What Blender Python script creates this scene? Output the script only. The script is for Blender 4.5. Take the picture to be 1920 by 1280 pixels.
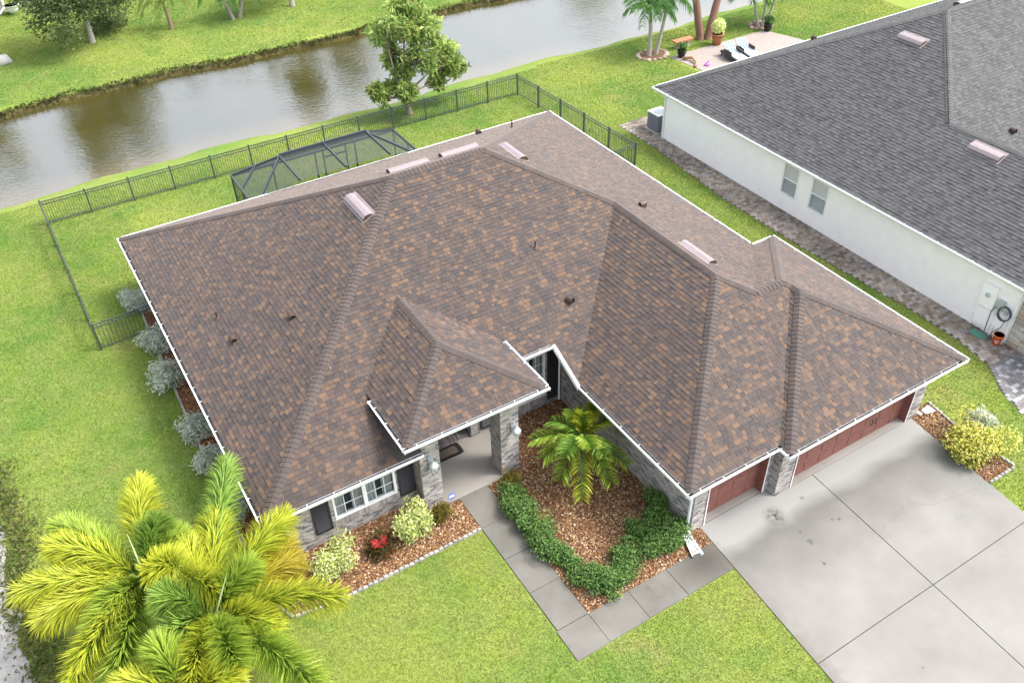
import bpy, math, random
import numpy as np
from mathutils import Vector, Matrix
random.seed(7); RNG = np.random.default_rng(7)
for o in list(bpy.data.objects): bpy.data.objects.remove(o)
SC = bpy.context.scene
COL = SC.collection

# ------------------------------------------------------------------ camera
CAM = np.array([-1.82656, -16.43952, 21.32307])
CR = np.array([0.85129287, -0.52426191, -0.02121083])
CU = np.array([0.34845324, 0.53466793, 0.76987697])
CF = np.array([0.39227642, 0.66278176, -0.63783976])
FPX = 1657.269
cd = bpy.data.cameras.new('camera'); cam = bpy.data.objects.new('camera', cd); COL.objects.link(cam)
cd.sensor_width = 36; cd.lens = FPX / 1920 * 36; cd.clip_end = 3000; cd.clip_start = .1
cam.matrix_world = Matrix([[CR[i], CU[i], -CF[i], CAM[i]] for i in range(3)] + [[0, 0, 0, 1]])
SC.camera = cam

# ------------------------------------------------------------------ sky, sun, exposure
SUN_EL, SUN_AZ = math.radians(56), math.radians(120)      # azimuth clockwise from +Y: the sun stands off the right of the house
W = bpy.data.worlds.new('World'); SC.world = W; W.use_nodes = True
nt = W.node_tree; nt.nodes.clear()
sky = nt.nodes.new('ShaderNodeTexSky'); sky.sky_type = 'NISHITA'; sky.sun_disc = False
sky.sun_elevation = SUN_EL; sky.sun_rotation = SUN_AZ
sky.air_density = 1.0; sky.dust_density = 4.0; sky.ozone_density = 1.0
hs = nt.nodes.new('ShaderNodeHueSaturation'); hs.inputs['Saturation'].default_value = .42   # thin bright cloud whitens the sky
bg = nt.nodes.new('ShaderNodeBackground'); bg.inputs['Strength'].default_value = .15
wo = nt.nodes.new('ShaderNodeOutputWorld')
nt.links.new(sky.outputs[0], hs.inputs['Color']); nt.links.new(hs.outputs[0], bg.inputs[0]); nt.links.new(bg.outputs[0], wo.inputs[0])
sl = bpy.data.lights.new('sun', 'SUN'); sl.energy = 1.15; sl.angle = math.radians(12); sl.color = (1, .955, .88)
so = bpy.data.objects.new('sun', sl); COL.objects.link(so)
sd = Vector((math.sin(SUN_AZ) * math.cos(SUN_EL), math.cos(SUN_AZ) * math.cos(SUN_EL), math.sin(SUN_EL)))
so.rotation_euler = sd.to_track_quat('Z', 'Y').to_euler(); so.location = (30, 0, 40)
SC.view_settings.view_transform = 'Standard'; SC.view_settings.look = 'None'
SC.view_settings.exposure = 1.87; SC.view_settings.gamma = 1

# ------------------------------------------------------------------ helpers
def at(px, py, z=0., ax=2):
    d = CF + CR * (px - 960) / FPX - CU * (py - 640) / FPX
    return CAM + d * ((z - CAM[ax]) / d[ax])
def pix(p):
    d = np.asarray(p, float) - CAM; w = d @ CF
    if w < .5: return (-9999, -9999, w)
    return (960 + FPX * (d @ CR) / w, 640 - FPX * (d @ CU) / w, w)
def inview(p, mar=260):
    x, y, w = pix(p); return -mar < x < 1920 + mar and -mar < y < 1280 + mar
def V(*a): return np.array(a, float)
def unit(a): a = np.asarray(a, float); return a / (np.linalg.norm(a) + 1e-12)

class MB:
    def __init__(s): s.v = []; s.f = []; s.c = []
    def add(s, vs, fs, col=(.5, .5, .5)):
        n = len(s.v); s.v += [tuple(map(float, p)) for p in vs]; s.f += [tuple(i + n for i in q) for q in fs]
        if len(col) and isinstance(col[0], (tuple, list, np.ndarray)): s.c += [tuple(k)[:3] for k in col]
        else: s.c += [tuple(col)[:3]] * len(vs)
        return s
    def obox(s, o, u, v, n, a, b, c, col=(.5, .5, .5)):
        o, u, v, n = map(np.asarray, (o, u, v, n)); U, Vv, N = u * a, v * b, n * c
        P = [o, o + U, o + U + Vv, o + Vv]; P += [p + N for p in P]
        return s.add(P, BOXF, col)
    def box(s, x0, y0, z0, x1, y1, z1, col=(.5, .5, .5)):
        return s.obox(V(x0, y0, z0), V(1, 0, 0), V(0, 1, 0), V(0, 0, 1), x1 - x0, y1 - y0, z1 - z0, col)
    def tube(s, pts, rad, seg=6, col=(.5, .5, .5), cap=True):
        pts = [np.asarray(p, float) for p in pts]; rad = rad if hasattr(rad, '__len__') else [rad] * len(pts)
        vs = []; fs = []; pu = None
        for i, p in enumerate(pts):
            d = unit(pts[min(i + 1, len(pts) - 1)] - pts[max(i - 1, 0)])
            ref = V(0, 0, 1) if abs(d[2]) < .9 else V(1, 0, 0)
            if pu is not None: ref = pu
            a = unit(np.cross(np.cross(d, ref), d)); pu = a; b = np.cross(d, a)
            for k in range(seg):
                t = 2 * math.pi * k / seg; vs.append(p + (a * math.cos(t) + b * math.sin(t)) * rad[i])
        for i in range(len(pts) - 1):
            for k in range(seg):
                k2 = (k + 1) % seg; fs.append((i * seg + k, i * seg + k2, (i + 1) * seg + k2, (i + 1) * seg + k))
        if cap: fs.append(tuple(range(seg - 1, -1, -1))); fs.append(tuple(range((len(pts) - 1) * seg, len(pts) * seg)))
        return s.add(vs, fs, col)
    def lathe(s, o, prof, seg=16, col=(.5, .5, .5), axis=V(0, 0, 1)):
        o = np.asarray(o, float); return s.tube([o + axis * z for r, z in prof], [r for r, z in prof], seg, col)
    def mesh(s, name):
        m = bpy.data.meshes.new(name); m.from_pydata(s.v, [], s.f)
        a = m.color_attributes.new('tint', 'FLOAT_COLOR', 'POINT')
        a.data.foreach_set('color', np.c_[np.array(s.c, np.float32).reshape(-1, 3), np.ones(len(s.c), np.float32)].ravel())
        return m
    def build(s, name, mat, parent=None, kind=None, smooth=False):
        m = s.mesh(name); m.materials.append(mat)
        if smooth: m.polygons.foreach_set('use_smooth', [True] * len(m.polygons))
        return link(name, m, parent, kind)
BOXF = [(0, 3, 2, 1), (4, 5, 6, 7), (0, 1, 5, 4), (1, 2, 6, 5), (2, 3, 7, 6), (3, 0, 4, 7)]
def link(name, data, parent=None, kind=None, mw=None):
    o = bpy.data.objects.new(name, data); COL.objects.link(o)
    if parent is not None: o.parent = parent; o.matrix_parent_inverse = pinv(parent)
    if mw is not None:
        o.matrix_basis = mw
    if kind: o['kind'] = kind
    return o
PW = {}
def pinv(p): return PW.get(p.name, Matrix.Identity(4))
def thing(name, label, cat, loc=(0, 0, 0), group=None):
    o = link(name, None); o.location = tuple(loc); PW[o.name] = Matrix.Translation(Vector(loc)).inverted()
    o.empty_display_size = .3
    return tag(o, label, cat, group)
def tag(o, label, cat, group=None):
    o['label'] = label; o['category'] = cat
    if group: o['group'] = group
    return o
_mc = {}
def pieces(items, name, mat, parent, limit=300):
    """items: dicts of box pieces (o,u,v,n,a,b,c,col) or polygons (vs,fs,col); the largest in view become parts, the rest one part"""
    for it in items:
        c = it['o'] + it['u'] * it['a'] / 2 + it['v'] * it['b'] / 2 if 'o' in it else np.mean(it['vs'], axis=0)
        it['k'] = -1
        if 'o' in it:
            x, y, w = pix(c)
            if 0 < x < 1920 and 0 < y < 1280:
                d = unit(CAM - c); it['k'] = it['a'] * it['b'] * abs(d @ it['n']) / w ** 2 * (0.2 if it.get('hid') else 1)
    items.sort(key=lambda i: -i['k'])
    rest = MB(); n = 0
    for it in items:
        if n < limit and it['k'] > 0:
            key = (name, mat.name, round(it['a'], 3), round(it['b'], 3), round(it['c'], 3), tuple(round(q, 2) for q in it['col']), round(it.get('lift', 0), 3))
            if key not in _mc:
                mb = MB(); pbox(mb, dict(it, o=V(0, 0, 0), u=V(1, 0, 0), v=V(0, 1, 0), n=V(0, 0, 1))); _mc[key] = mb.mesh(name); _mc[key].materials.append(mat)
            o, u, v, nn = it['o'], it['u'], it['v'], it['n']
            link(name, _mc[key], parent, None, Matrix([[u[i], v[i], nn[i], o[i]] for i in range(3)] + [[0, 0, 0, 1]])); n += 1
        else:
            if 'o' in it: pbox(rest, it)
            else: rest.add(it['vs'], it['fs'], it['col'])
    if rest.v: rest.build(name + '_field', mat, parent, 'stuff')
def pbox(mb, it):
    o, u, v, n = it['o'], it['u'], it['v'], it['n']; a, b, c, L = it['a'], it['b'], it['c'], it.get('lift')
    if L is None: return mb.obox(o, u, v, n, a, b, c, it['col'])
    P = [o, o + u * a, o + u * a + v * b, o + v * b]     # wedge: lower edge lifted, upper edge tucked under the next course
    P += [P[0] + n * L, P[1] + n * L, P[2] + n * .003, P[3] + n * .003]
    return mb.add(P, BOXF, it['col'])
def clip(poly, a, b, c):     # keep a*x+b*y>=c
    out = []
    for i in range(len(poly)):
        p, q = poly[i], poly[(i + 1) % len(poly)]; dp, dq = a * p[0] + b * p[1] - c, a * q[0] + b * q[1] - c
        if dp >= 0: out.append(p)
        if (dp >= 0) != (dq >= 0):
            t = dp / (dp - dq); out.append((p[0] + (q[0] - p[0]) * t, p[1] + (q[1] - p[1]) * t))
    return out
def area(p): return .5 * sum(p[i][0] * p[(i + 1) % len(p)][1] - p[(i + 1) % len(p)][0] * p[i][1] for i in range(len(p)))
def clipconv(poly, cp):
    for i in range(len(cp)):
        (x0, y0), (x1, y1) = cp[i], cp[(i + 1) % len(cp)]; a, b = -(y1 - y0), x1 - x0
        poly = clip(poly, a, b, a * x0 + b * y0)
        if len(poly) < 3: return []
    return poly
def inpoly(X, Y, poly):
    r = np.zeros(X.shape, bool); n = len(poly); j = n - 1
    for i in range(n):
        xi, yi = poly[i]; xj, yj = poly[j]
        if yi != yj: r ^= ((yi > Y) != (yj > Y)) & (X < (xj - xi) * (Y - yi) / (yj - yi) + xi)
        j = i
    return r

# ------------------------------------------------------------------ materials
def newmat(name):
    m = bpy.data.materials.new(name); m.use_nodes = True; return m, m.node_tree, m.node_tree.nodes['Principled BSDF']
def nn(t, kind, **kw):
    n = t.nodes.new(kind)
    for k, v in kw.items():
        if k in n.inputs: n.inputs[k].default_value = v
        else: setattr(n, k, v)
    return n
def mixc(t, fac, a, b, mode='MIX'):
    n = t.nodes.new('ShaderNodeMix'); n.data_type = 'RGBA'; n.blend_type = mode
    for i, x in ((0, fac), (6, a), (7, b)):
        if hasattr(x, 'links') or hasattr(x, 'is_linked'): t.links.new(x, n.inputs[i])
        else: n.inputs[i].default_value = x if i == 0 else (*x[:3], 1)
    return n.outputs[2]
def ramp(t, x, a, b, lo=0., hi=1.):
    n = t.nodes.new('ShaderNodeMapRange'); n.inputs[1].default_value = a; n.inputs[2].default_value = b
    n.inputs[3].default_value = lo; n.inputs[4].default_value = hi; t.links.new(x, n.inputs[0]); return n.outputs[0]
def noise(t, scale, detail=3, co=None, rough=.55, dist=0):
    n = nn(t, 'ShaderNodeTexNoise', Scale=scale, Detail=detail, Roughness=rough, Distortion=dist)
    if co is None: co = wpos(t)
    t.links.new(co, n.inputs['Vector']); return n.outputs['Fac']
def wpos(t):
    for n in t.nodes:
        if n.type == 'NEW_GEOMETRY': return n.outputs['Position']
    return t.nodes.new('ShaderNodeNewGeometry').outputs['Position']
def bump(t, p, h, strength=.3, dist=.02):
    b = nn(t, 'ShaderNodeBump', Strength=strength, Distance=dist); t.links.new(h, b.inputs['Height']); t.links.new(b.outputs[0], p.inputs['Normal'])
def tinted(name, rough=.8, vary=.25, scale=25, bmp=.3, spec=.3, trans=0., bdist=.004, fade=0):
    m, t, p = newmat(name)
    a = nn(t, 'ShaderNodeAttribute', attribute_name='tint'); f = noise(t, scale)
    k = ramp(t, f, .25, .75, 1 - vary, 1 + vary)
    if fade:     # slow weathering and faint run-off streaks
        mp_ = nn(t, 'ShaderNodeMapping'); mp_.inputs['Scale'].default_value = (1.6, .45, .6); t.links.new(wpos(t), mp_.inputs[0])
        k2 = ramp(t, noise(t, .9, 5, mp_.outputs[0], .62), .3, .7, 1 - fade, 1 + fade); q_ = t.nodes.new('ShaderNodeMath'); q_.operation = 'MULTIPLY'; t.links.new(k, q_.inputs[0]); t.links.new(k2, q_.inputs[1]); k = q_.outputs[0]
    mul = t.nodes.new('ShaderNodeVectorMath'); mul.operation = 'SCALE'; t.links.new(a.outputs['Color'], mul.inputs[0]); t.links.new(k, mul.inputs['Scale'])
    t.links.new(mul.outputs[0], p.inputs['Base Color']); p.inputs['Roughness'].default_value = rough; p.inputs['Specular IOR Level'].default_value = spec
    if bmp: bump(t, p, noise(t, scale * 3), bmp, bdist)
    if trans:
        tr = t.nodes.new('ShaderNodeBsdfTranslucent'); t.links.new(mul.outputs[0], tr.inputs[0]); mx = nn(t, 'ShaderNodeMixShader'); mx.inputs[0].default_value = trans
        o = t.nodes['Material Output']; t.links.new(p.outputs[0], mx.inputs[1]); t.links.new(tr.outputs[0], mx.inputs[2]); t.links.new(mx.outputs[0], o.inputs[0])
    return m
def plain(name, col, rough=.5, spec=.4, metal=0., vary=.08, scale=6):
    m, t, p = newmat(name); f = noise(t, scale, 4); k = ramp(t, f, .3, .7)
    t.links.new(mixc(t, k, [c * (1 - vary) for c in col], [min(1, c * (1 + vary)) for c in col]), p.inputs['Base Color'])
    p.inputs['Roughness'].default_value = rough; p.inputs['Specular IOR Level'].default_value = spec; p.inputs['Metallic'].default_value = metal
    return m
M = {}
M['shingle'] = tinted('shingle', .8, .18, 40, .5, .5, fade=.14)
for k_, v_ in (('Sheen Weight', .34), ('Sheen Roughness', .42), ('Sheen Tint', (1, .84, .75, 1))): M['shingle'].node_tree.nodes['Principled BSDF'].inputs[k_].default_value = v_   # mineral granules catch light at grazing angles
M['shingle_grey'] = tinted('shingle_grey', .85, .18, 40, .5, .4, fade=.1)
M['leaf_airy'] = tinted('leaf_airy', .55, .2, 3, 0, .35, .6)
M['brick'] = tinted('brick', .85, .2, 30, .4, .2)
M['paver'] = tinted('paver', .85, .22, 14, .4, .2)
M['leaf'] = tinted('leaf', .5, .2, 3, 0, .4, .46)
M['bark'] = tinted('bark', .9, .3, 14, .5, .1, 0, .02)
M['chip'] = tinted('chip', .8, .2, 30, 0, .25)
M['paint'] = tinted('paint', .5, .06, 5, 0, .4)
M['white'] = plain('white_aluminium', (.78, .79, .80), .45, .4, 0, .05)
M['soffit'] = plain('soffit_white', (.75, .75, .74), .6)
M['stucco'] = plain('white_stucco', (.90, .875, .87), .9, .2, 0, .03, 2)
M['mortar'] = plain('mortar', (.44, .425, .405), .95, .1, 0, .15, 9)
M['silt'] = plain('gutter_silt', (.13, .125, .12), .95, .1, 0, .5, 12)
M['deck'] = plain('roof_deck', (.05, .042, .04), .9, .2)
M['deckg'] = plain('roof_deck_grey', (.06, .06, .065), .9, .2)
M['fence'] = plain('fence_enamel', (.045, .058, .06), .45, .5)
M['bronze'] = plain('bronze_aluminium', (.035, .042, .05), .4, .5)
M['shutter'] = plain('shutter_charcoal', (.028, .027, .032), .55, .4)
M['ventm'] = plain('vent_metal', (.23, .19, .195), .45, .5, .1)
M['copper'] = plain('brown_flashing', (.06, .032, .024), .5, .5)
M['galv'] = plain('galvanised', (.45, .50, .52), .45, .5, .3)
M['black'] = plain('black_plastic', (.015, .016, .018), .5)
M['orange'] = plain('orange_plastic', (.85, .15, .03), .45)
M['curtain'] = plain('curtain', (.42, .44, .44), .9)
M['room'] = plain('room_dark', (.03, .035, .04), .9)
M['hose'] = plain('hose_rubber', (.06, .075, .10), .5)
M['green_plastic'] = plain('green_plastic', (.06, .22, .16), .5)
M['pink'] = plain('pink_plastic', (.55, .2, .6), .5)
M['terracotta'] = plain('terracotta', (.38, .15, .07), .8)
M['stonec'] = plain('cast_stone', (.36, .33, .28), .9, .2, 0, .2, 8)
M['wicker'] = plain('dark_wicker', (.06, .05, .045), .8, .3, 0, .3, 40)
# glass
m, t, p = newmat('glass'); p.inputs['Base Color'].default_value = (.05, .08, .085, 1); p.inputs['Roughness'].default_value = .04; p.inputs['Specular IOR Level'].default_value = .8
p.inputs['Alpha'].default_value = .14; M['glass'] = m
m, t, p = newmat('lamp_glass'); p.inputs['Base Color'].default_value = (.45, .52, .52, 1); p.inputs['Roughness'].default_value = .12; p.inputs['Alpha'].default_value = .75; M['lampglass'] = m
# insect screen: a fine woven mesh, mostly open
m, t, p = newmat('insect_screen'); p.inputs['Base Color'].default_value = (.05, .058, .06, 1); p.inputs['Roughness'].default_value = .6; p.inputs['Alpha'].default_value = .42; M['screen'] = m
# garage door wood
m, t, p = newmat('garage_wood'); co = wpos(t); mp = nn(t, 'ShaderNodeMapping'); mp.inputs['Scale'].default_value = (1.2, 1.2, 9); t.links.new(co, mp.inputs[0])
k = ramp(t, noise(t, 2.2, 5, mp.outputs[0], .6, 1.2), .3, .7)
t.links.new(mixc(t, k, (.13, .046, .036), (.235, .095, .075)), p.inputs['Base Color']); p.inputs['Roughness'].default_value = .5; M['garage'] = m
# lawn: ground colour and blades share one pattern in world space
def lawncol(t):
    P = wpos(t); sep = t.nodes.new('ShaderNodeSeparateXYZ'); t.links.new(P, sep.inputs[0])
    flat = t.nodes.new('ShaderNodeCombineXYZ'); t.links.new(sep.outputs[0], flat.inputs[0]); t.links.new(sep.outputs[1], flat.inputs[1]); F = flat.outputs[0]
    big = ramp(t, noise(t, .13, 4, F, .6), .38, .60); mid = ramp(t, noise(t, .9, 4, F, .65), .34, .68); fine = ramp(t, noise(t, 9, 3, F, .7), .25, .75)
    c = mixc(t, big, (.093, .176, .028), (.192, .243, .044)); c = mixc(t, mid, c, mixc(t, .5, c, (.20, .225, .075)))
    dry = ramp(t, noise(t, .5, 5, F, .7), .57, .74, 0, .65); c = mixc(t, dry, c, (.25, .22, .09))
    lush = ramp(t, noise(t, .33, 4, F, .65), .56, .70, 0, .6); c = mixc(t, lush, c, (.068, .160, .028))
    v = t.nodes.new('ShaderNodeVectorMath'); v.operation = 'SCALE'; t.links.new(c, v.inputs[0]); t.links.new(ramp(t, fine, 0, 1, .82, 1.16), v.inputs['Scale'])
    return v.outputs[0], F
m, t, p = newmat('lawn'); c, F = lawncol(t)
g = [n for n in t.nodes if n.type == 'NEW_GEOMETRY'][0]; sx = t.nodes.new('ShaderNodeSeparateXYZ'); t.links.new(g.outputs['Normal'], sx.inputs[0])
steep = ramp(t, sx.outputs[2], .80, .93, 1, 0)
soil = mixc(t, ramp(t, noise(t, 3, 4), .35, .65), (.030, .028, .014), (.10, .085, .03))
t.links.new(mixc(t, steep, c, soil), p.inputs['Base Color']); p.inputs['Roughness'].default_value = .95; p.inputs['Specular IOR Level'].default_value = .1
bump(t, p, noise(t, 22, 4, F, .7), .8, .05); M['lawn'] = m
m, t, p = newmat('grass_blade'); c, F = lawncol(t); a = nn(t, 'ShaderNodeAttribute', attribute_name='tint')
c2 = mixc(t, 1., c, a.outputs['Color'], 'MULTIPLY'); t.links.new(c2, p.inputs['Base Color']); p.inputs['Roughness'].default_value = .7; p.inputs['Specular IOR Level'].default_value = .2
tr = t.nodes.new('ShaderNodeBsdfTranslucent'); t.links.new(c2, tr.inputs[0]); mx = nn(t, 'ShaderNodeMixShader'); mx.inputs[0].default_value = .25
t.links.new(p.outputs[0], mx.inputs[1]); t.links.new(tr.outputs[0], mx.inputs[2]); t.links.new(mx.outputs[0], t.nodes['Material Output'].inputs[0]); M['blade'] = m
# concrete
def concrete(name, lo, hi, stain=.5):
    m, t, p = newmat(name); P = wpos(t)
    c = mixc(t, ramp(t, noise(t, .55, 6, P, .62), .32, .68), lo, hi)
    c = mixc(t, ramp(t, noise(t, 1.3, 5, P, .7, .6), .60, .78, 0, stain), c, [x * .55 for x in lo])
    c = mixc(t, ramp(t, noise(t, 60, 2, P), .62, .8, 0, .35), c, [x * .7 for x in lo])
    t.links.new(c, p.inputs['Base Color']); p.inputs['Roughness'].default_value = .85; p.inputs['Specular IOR Level'].default_value = .25
    bump(t, p, noise(t, 90, 3, P), .25, .004); return m, t, p, c, P
m, t, p, c, P = concrete('driveway_concrete', (.160, .153, .141), (.203, .195, .181), .22)
sep = t.nodes.new('ShaderNodeSeparateXYZ'); t.links.new(P, sep.inputs[0])
wob = ramp(t, noise(t, .8, 4, P), .3, .7, -.45, .45)
def math_(op, a, b):
    n = t.nodes.new('ShaderNodeMath'); n.operation = op
    for i, x in enumerate((a, b)):
        if hasattr(x, 'is_linked'): t.links.new(x, n.inputs[i])
        else: n.inputs[i].default_value = x
    return n.outputs[0]
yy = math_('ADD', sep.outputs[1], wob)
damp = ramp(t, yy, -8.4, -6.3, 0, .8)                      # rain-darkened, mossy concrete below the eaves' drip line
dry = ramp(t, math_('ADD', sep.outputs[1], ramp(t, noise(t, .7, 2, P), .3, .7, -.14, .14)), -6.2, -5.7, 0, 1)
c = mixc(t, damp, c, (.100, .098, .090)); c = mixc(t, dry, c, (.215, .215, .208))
def spot(c, x, y, r, col, fac=.9):
    d = t.nodes.new('ShaderNodeVectorMath'); d.operation = 'DISTANCE'; t.links.new(P, d.inputs[0]); d.inputs[1].default_value = (x, y, .03)
    k = math_('MULTIPLY', ramp(t, d.outputs['Value'], r * .15, r, 1, 0), ramp(t, noise(t, 9, 4, P), .35, .6, .15, fac)); return mixc(t, k, c, col)
q = at(1452, 968); c = spot(c, q[0], q[1], .42, (.02, .025, .02))
for px, py, r in ((1519, 1016, .14), (1503, 934, .1), (1573, 974, .08), (1560, 975, .07), (1500, 998, .07), (1545, 1057, .07), (1415, 1240, .06), (1730, 1252, .06)):
    q = at(px, py); c = spot(c, q[0], q[1], r, (.03, .03, .03))
for px, py, r in ((1790, 880, 1.0), (1838, 905, .8), (1800, 968, .28)):
    q = at(px, py); c = spot(c, q[0], q[1], r, (.13, .14, .13), .8)
edge = math_('ADD', sep.outputs[0], ramp(t, noise(t, 3, 4, P), .3, .7, -.18, .18))
c = mixc(t, ramp(t, edge, 11.05, 11.5, .75, 0), c, (.13, .12, .105))
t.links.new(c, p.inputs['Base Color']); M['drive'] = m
m, t, p, c, P = concrete('walk_concrete', (.098, .093, .082), (.150, .143, .128), .75); 
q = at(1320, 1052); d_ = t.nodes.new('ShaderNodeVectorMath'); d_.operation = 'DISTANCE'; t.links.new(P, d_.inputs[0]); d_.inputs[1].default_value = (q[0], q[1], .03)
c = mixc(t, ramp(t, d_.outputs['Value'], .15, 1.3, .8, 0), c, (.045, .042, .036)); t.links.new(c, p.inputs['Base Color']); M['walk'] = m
m, t, p, c, P = concrete('porch_concrete', (.205, .19, .172), (.245, .23, .212), .2); M['porch'] = m
# sand and mulch base
m, t, p = newmat('mulch_base'); P = wpos(t)
c = mixc(t, ramp(t, noise(t, 26, 3, P), .35, .65), (.075, .034, .02), (.22, .115, .06)); c = mixc(t, ramp(t, noise(t, 1.2, 4, P), .4, .7, 0, .45), c, (.07, .033, .022))
t.links.new(c, p.inputs['Base Color']); p.inputs['Roughness'].default_value = .95; bump(t, p, noise(t, 40, 3, P), .8, .03); M['mulch'] = m
m, t, p = newmat('sand'); P = wpos(t); c = mixc(t, ramp(t, noise(t, 1.1, 6, P, .7), .3, .7), (.2, .185, .165), (.36, .35, .335))
t.links.new(c, p.inputs['Base Color']); p.inputs['Roughness'].default_value = .95; bump(t, p, noise(t, 12, 4, P), .6, .04); M['sand'] = m
# pond water: turbid olive body under a rippled glossy surface
m, t, p = newmat('pond_water'); P = wpos(t)
mp = nn(t, 'ShaderNodeMapping'); mp.inputs['Rotation'].default_value = (0, 0, .5); mp.inputs['Scale'].default_value = (1, 2.4, 1); t.links.new(P, mp.inputs[0])
sepw = t.nodes.new('ShaderNodeSeparateXYZ'); t.links.new(P, sepw.inputs[0])
c = mixc(t, ramp(t, noise(t, .2, 3, P), .3, .7), (.034, .030, .008), (.050, .042, .010)); c = mixc(t, ramp(t, sepw.outputs[1], 28, 30.5, .7, 0), c, (.12, .085, .025))
t.links.new(c, p.inputs['Base Color']); p.inputs['Roughness'].default_value = .05; p.inputs['IOR'].default_value = 3.5; p.inputs['Specular IOR Level'].default_value = .5
h1 = noise(t, 2.6, 3, mp.outputs[0], .6, .4); h2 = noise(t, .35, 2, P); am = ramp(t, h2, .35, .65, .45, 1.)
hh = t.nodes.new('ShaderNodeMath'); hh.operation = 'MULTIPLY'; t.links.new(h1, hh.inputs[0]); t.links.new(am, hh.inputs[1]); bump(t, p, hh.outputs[0], .16, .14); M['water'] = m
# striped cushion
m, t, p = newmat('striped_cushion'); co = nn(t, 'ShaderNodeTexCoord'); wv = nn(t, 'ShaderNodeTexWave', Scale=1.5); wv.bands_direction = 'Y'; t.links.new(co.outputs['Object'], wv.inputs[0])
t.links.new(mixc(t, ramp(t, wv.outputs['Fac'], .55, .6), (.62, .64, .62), (.04, .15, .24)), p.inputs['Base Color']); p.inputs['Roughness'].default_value = .9; M['cushion'] = m
# far patio paving
m, t, p = newmat('patio_paving'); b = nn(t, 'ShaderNodeTexBrick', Scale=4.); b.inputs['Color1'].default_value = (.235, .195, .175, 1); b.inputs['Color2'].default_value = (.30, .265, .24, 1); b.inputs['Mortar'].default_value = (.16, .135, .125, 1)
t.links.new(wpos(t), b.inputs[0]); t.links.new(b.outputs[0], p.inputs['Base Color']); p.inputs['Roughness'].default_value = .9; M['patio'] = m

# ------------------------------------------------------------------ ground, pond, paving
def shore(x): return .22 * math.sin(x * .31) + .14 * math.sin(x * .93 + 1) + .07 * math.sin(x * 2.3)
def zg(x, y):
    s = shore(x); s2 = shore(x + 40)
    prof = [(-900, 0), (26.9 + s, 0), (27.5 + s, -.10), (28.3 + s, -.36), (30.2, -1), (38.4, -1), (38.95 + s2, -.4), (39.25 + s2, -.03), (39.7 + s2, 0), (900, 0)]
    return np.interp(y, [a for a, b in prof], [b for a, b in prof])
xs = np.r_[[-700, -200, -60], np.arange(-30, 90, 1.), [140, 300, 700]]
ys = np.r_[[-700, -200, -60, -20, 0, 20, 26], np.arange(26.5, 31, .25), [33, 36], np.arange(38, 41, .15), [45, 60, 100, 250, 700]]
vs = [(x, y, float(zg(x, y))) for y in ys for x in xs]; nx = len(xs)
g = MB().add(vs, [(j * nx + i, j * nx + i + 1, (j + 1) * nx + i + 1, (j + 1) * nx + i) for j in range(len(ys) - 1) for i in range(nx - 1)])
g.build('ground', M['lawn'], None, 'structure', True)
MB().add([(-650, 27, -.35), (650, 27, -.35), (650, 40, -.35), (-650, 40, -.35)], [(0, 1, 2, 3)]).build('pond', M['water'], None, 'structure')
def sheet(name, poly, z, mat, thick=0., parent=None, kind='structure', col=(.5, .5, .5)):
    if area(poly) < 0: poly = poly[::-1]
    n = len(poly); mb = MB()
    if thick: mb.add([(x, y, z) for x, y in poly] + [(x, y, z - thick) for x, y in poly], [tuple(range(n))] + [(i, i + n, (i + 1) % n + n, (i + 1) % n) for i in range(n)], col)
    else: mb.add([(x, y, z) for x, y in poly], [tuple(range(n))], col)
    return mb.build(name, mat, parent, kind)
# driveway: concrete slabs with open joints
drv = link('driveway', None, None, 'structure')
YD = [-4.78, -9.85, -14.9, -20, -26]; XL = lambda y: 11.42 + (y + 4.8) * .072; XM = lambda y: 15.78 + (y + 5.2) * .046; XR = lambda y: 20.42 + (y + 5.2) * .10
for j in range(4):
    a, b = YD[j] - .012, YD[j + 1] + .012
    for L, R in ((XL, XM), (XM, XR)):
        l, r = (0 if L is XL else .013), (0 if R is XR else .013); a2 = a
        if R is XR and j == 0: a2 = -5.13
        P4 = [(L(a2) + l, a2), (R(a2) - r, a2), (R(b) - r, b), (L(b) + l, b)]
        if j == 0 and R is XM: P4 = [(XL(a), a), (14.13, a), (14.13, -5.13), (XM(-5.13) - .013, -5.13), (XM(b) - .013, b), (XL(b), b)]
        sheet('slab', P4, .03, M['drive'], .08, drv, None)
sheet('joint_bed', [(XL(-4.9) + .02, -4.9), (20.2, -5.2), (XR(-26) - .02, -25.9), (XL(-26) + .02, -25.9)], .008, M['black'], 0, drv, None)
for ln in ([(1648, 992), (1672, 976), (1690, 957), (1702, 938), (1701, 920), (1690, 909), (1676, 905)], [(1702, 938), (1722, 944), (1746, 946), (1770, 938), (1800, 927), (1840, 911)]):
    q = [at(*p_, .03)[:2] for p_ in ln]; fine_ = []
    for a_, b_ in zip(q[:-1], q[1:]):
        for k_ in range(5): fine_.append(a_ + (b_ - a_) * k_ / 5 + RNG.normal(0, .012, 2))
    fine_.append(q[-1]); vs_ = []
    for i_, p_ in enumerate(fine_):
        d_ = unit(np.r_[fine_[min(i_ + 1, len(fine_) - 1)] - fine_[max(i_ - 1, 0)], 0]); n_ = V(-d_[1], d_[0], 0) * random.uniform(.004, .009); vs_ += [V(*p_, .0315) - n_, V(*p_, .0315) + n_]
    MB().add(vs_, [(2 * k_, 2 * k_ + 2, 2 * k_ + 3, 2 * k_ + 1) for k_ in range(len(fine_) - 1)]).build('crack', M['silt'], drv)
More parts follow.
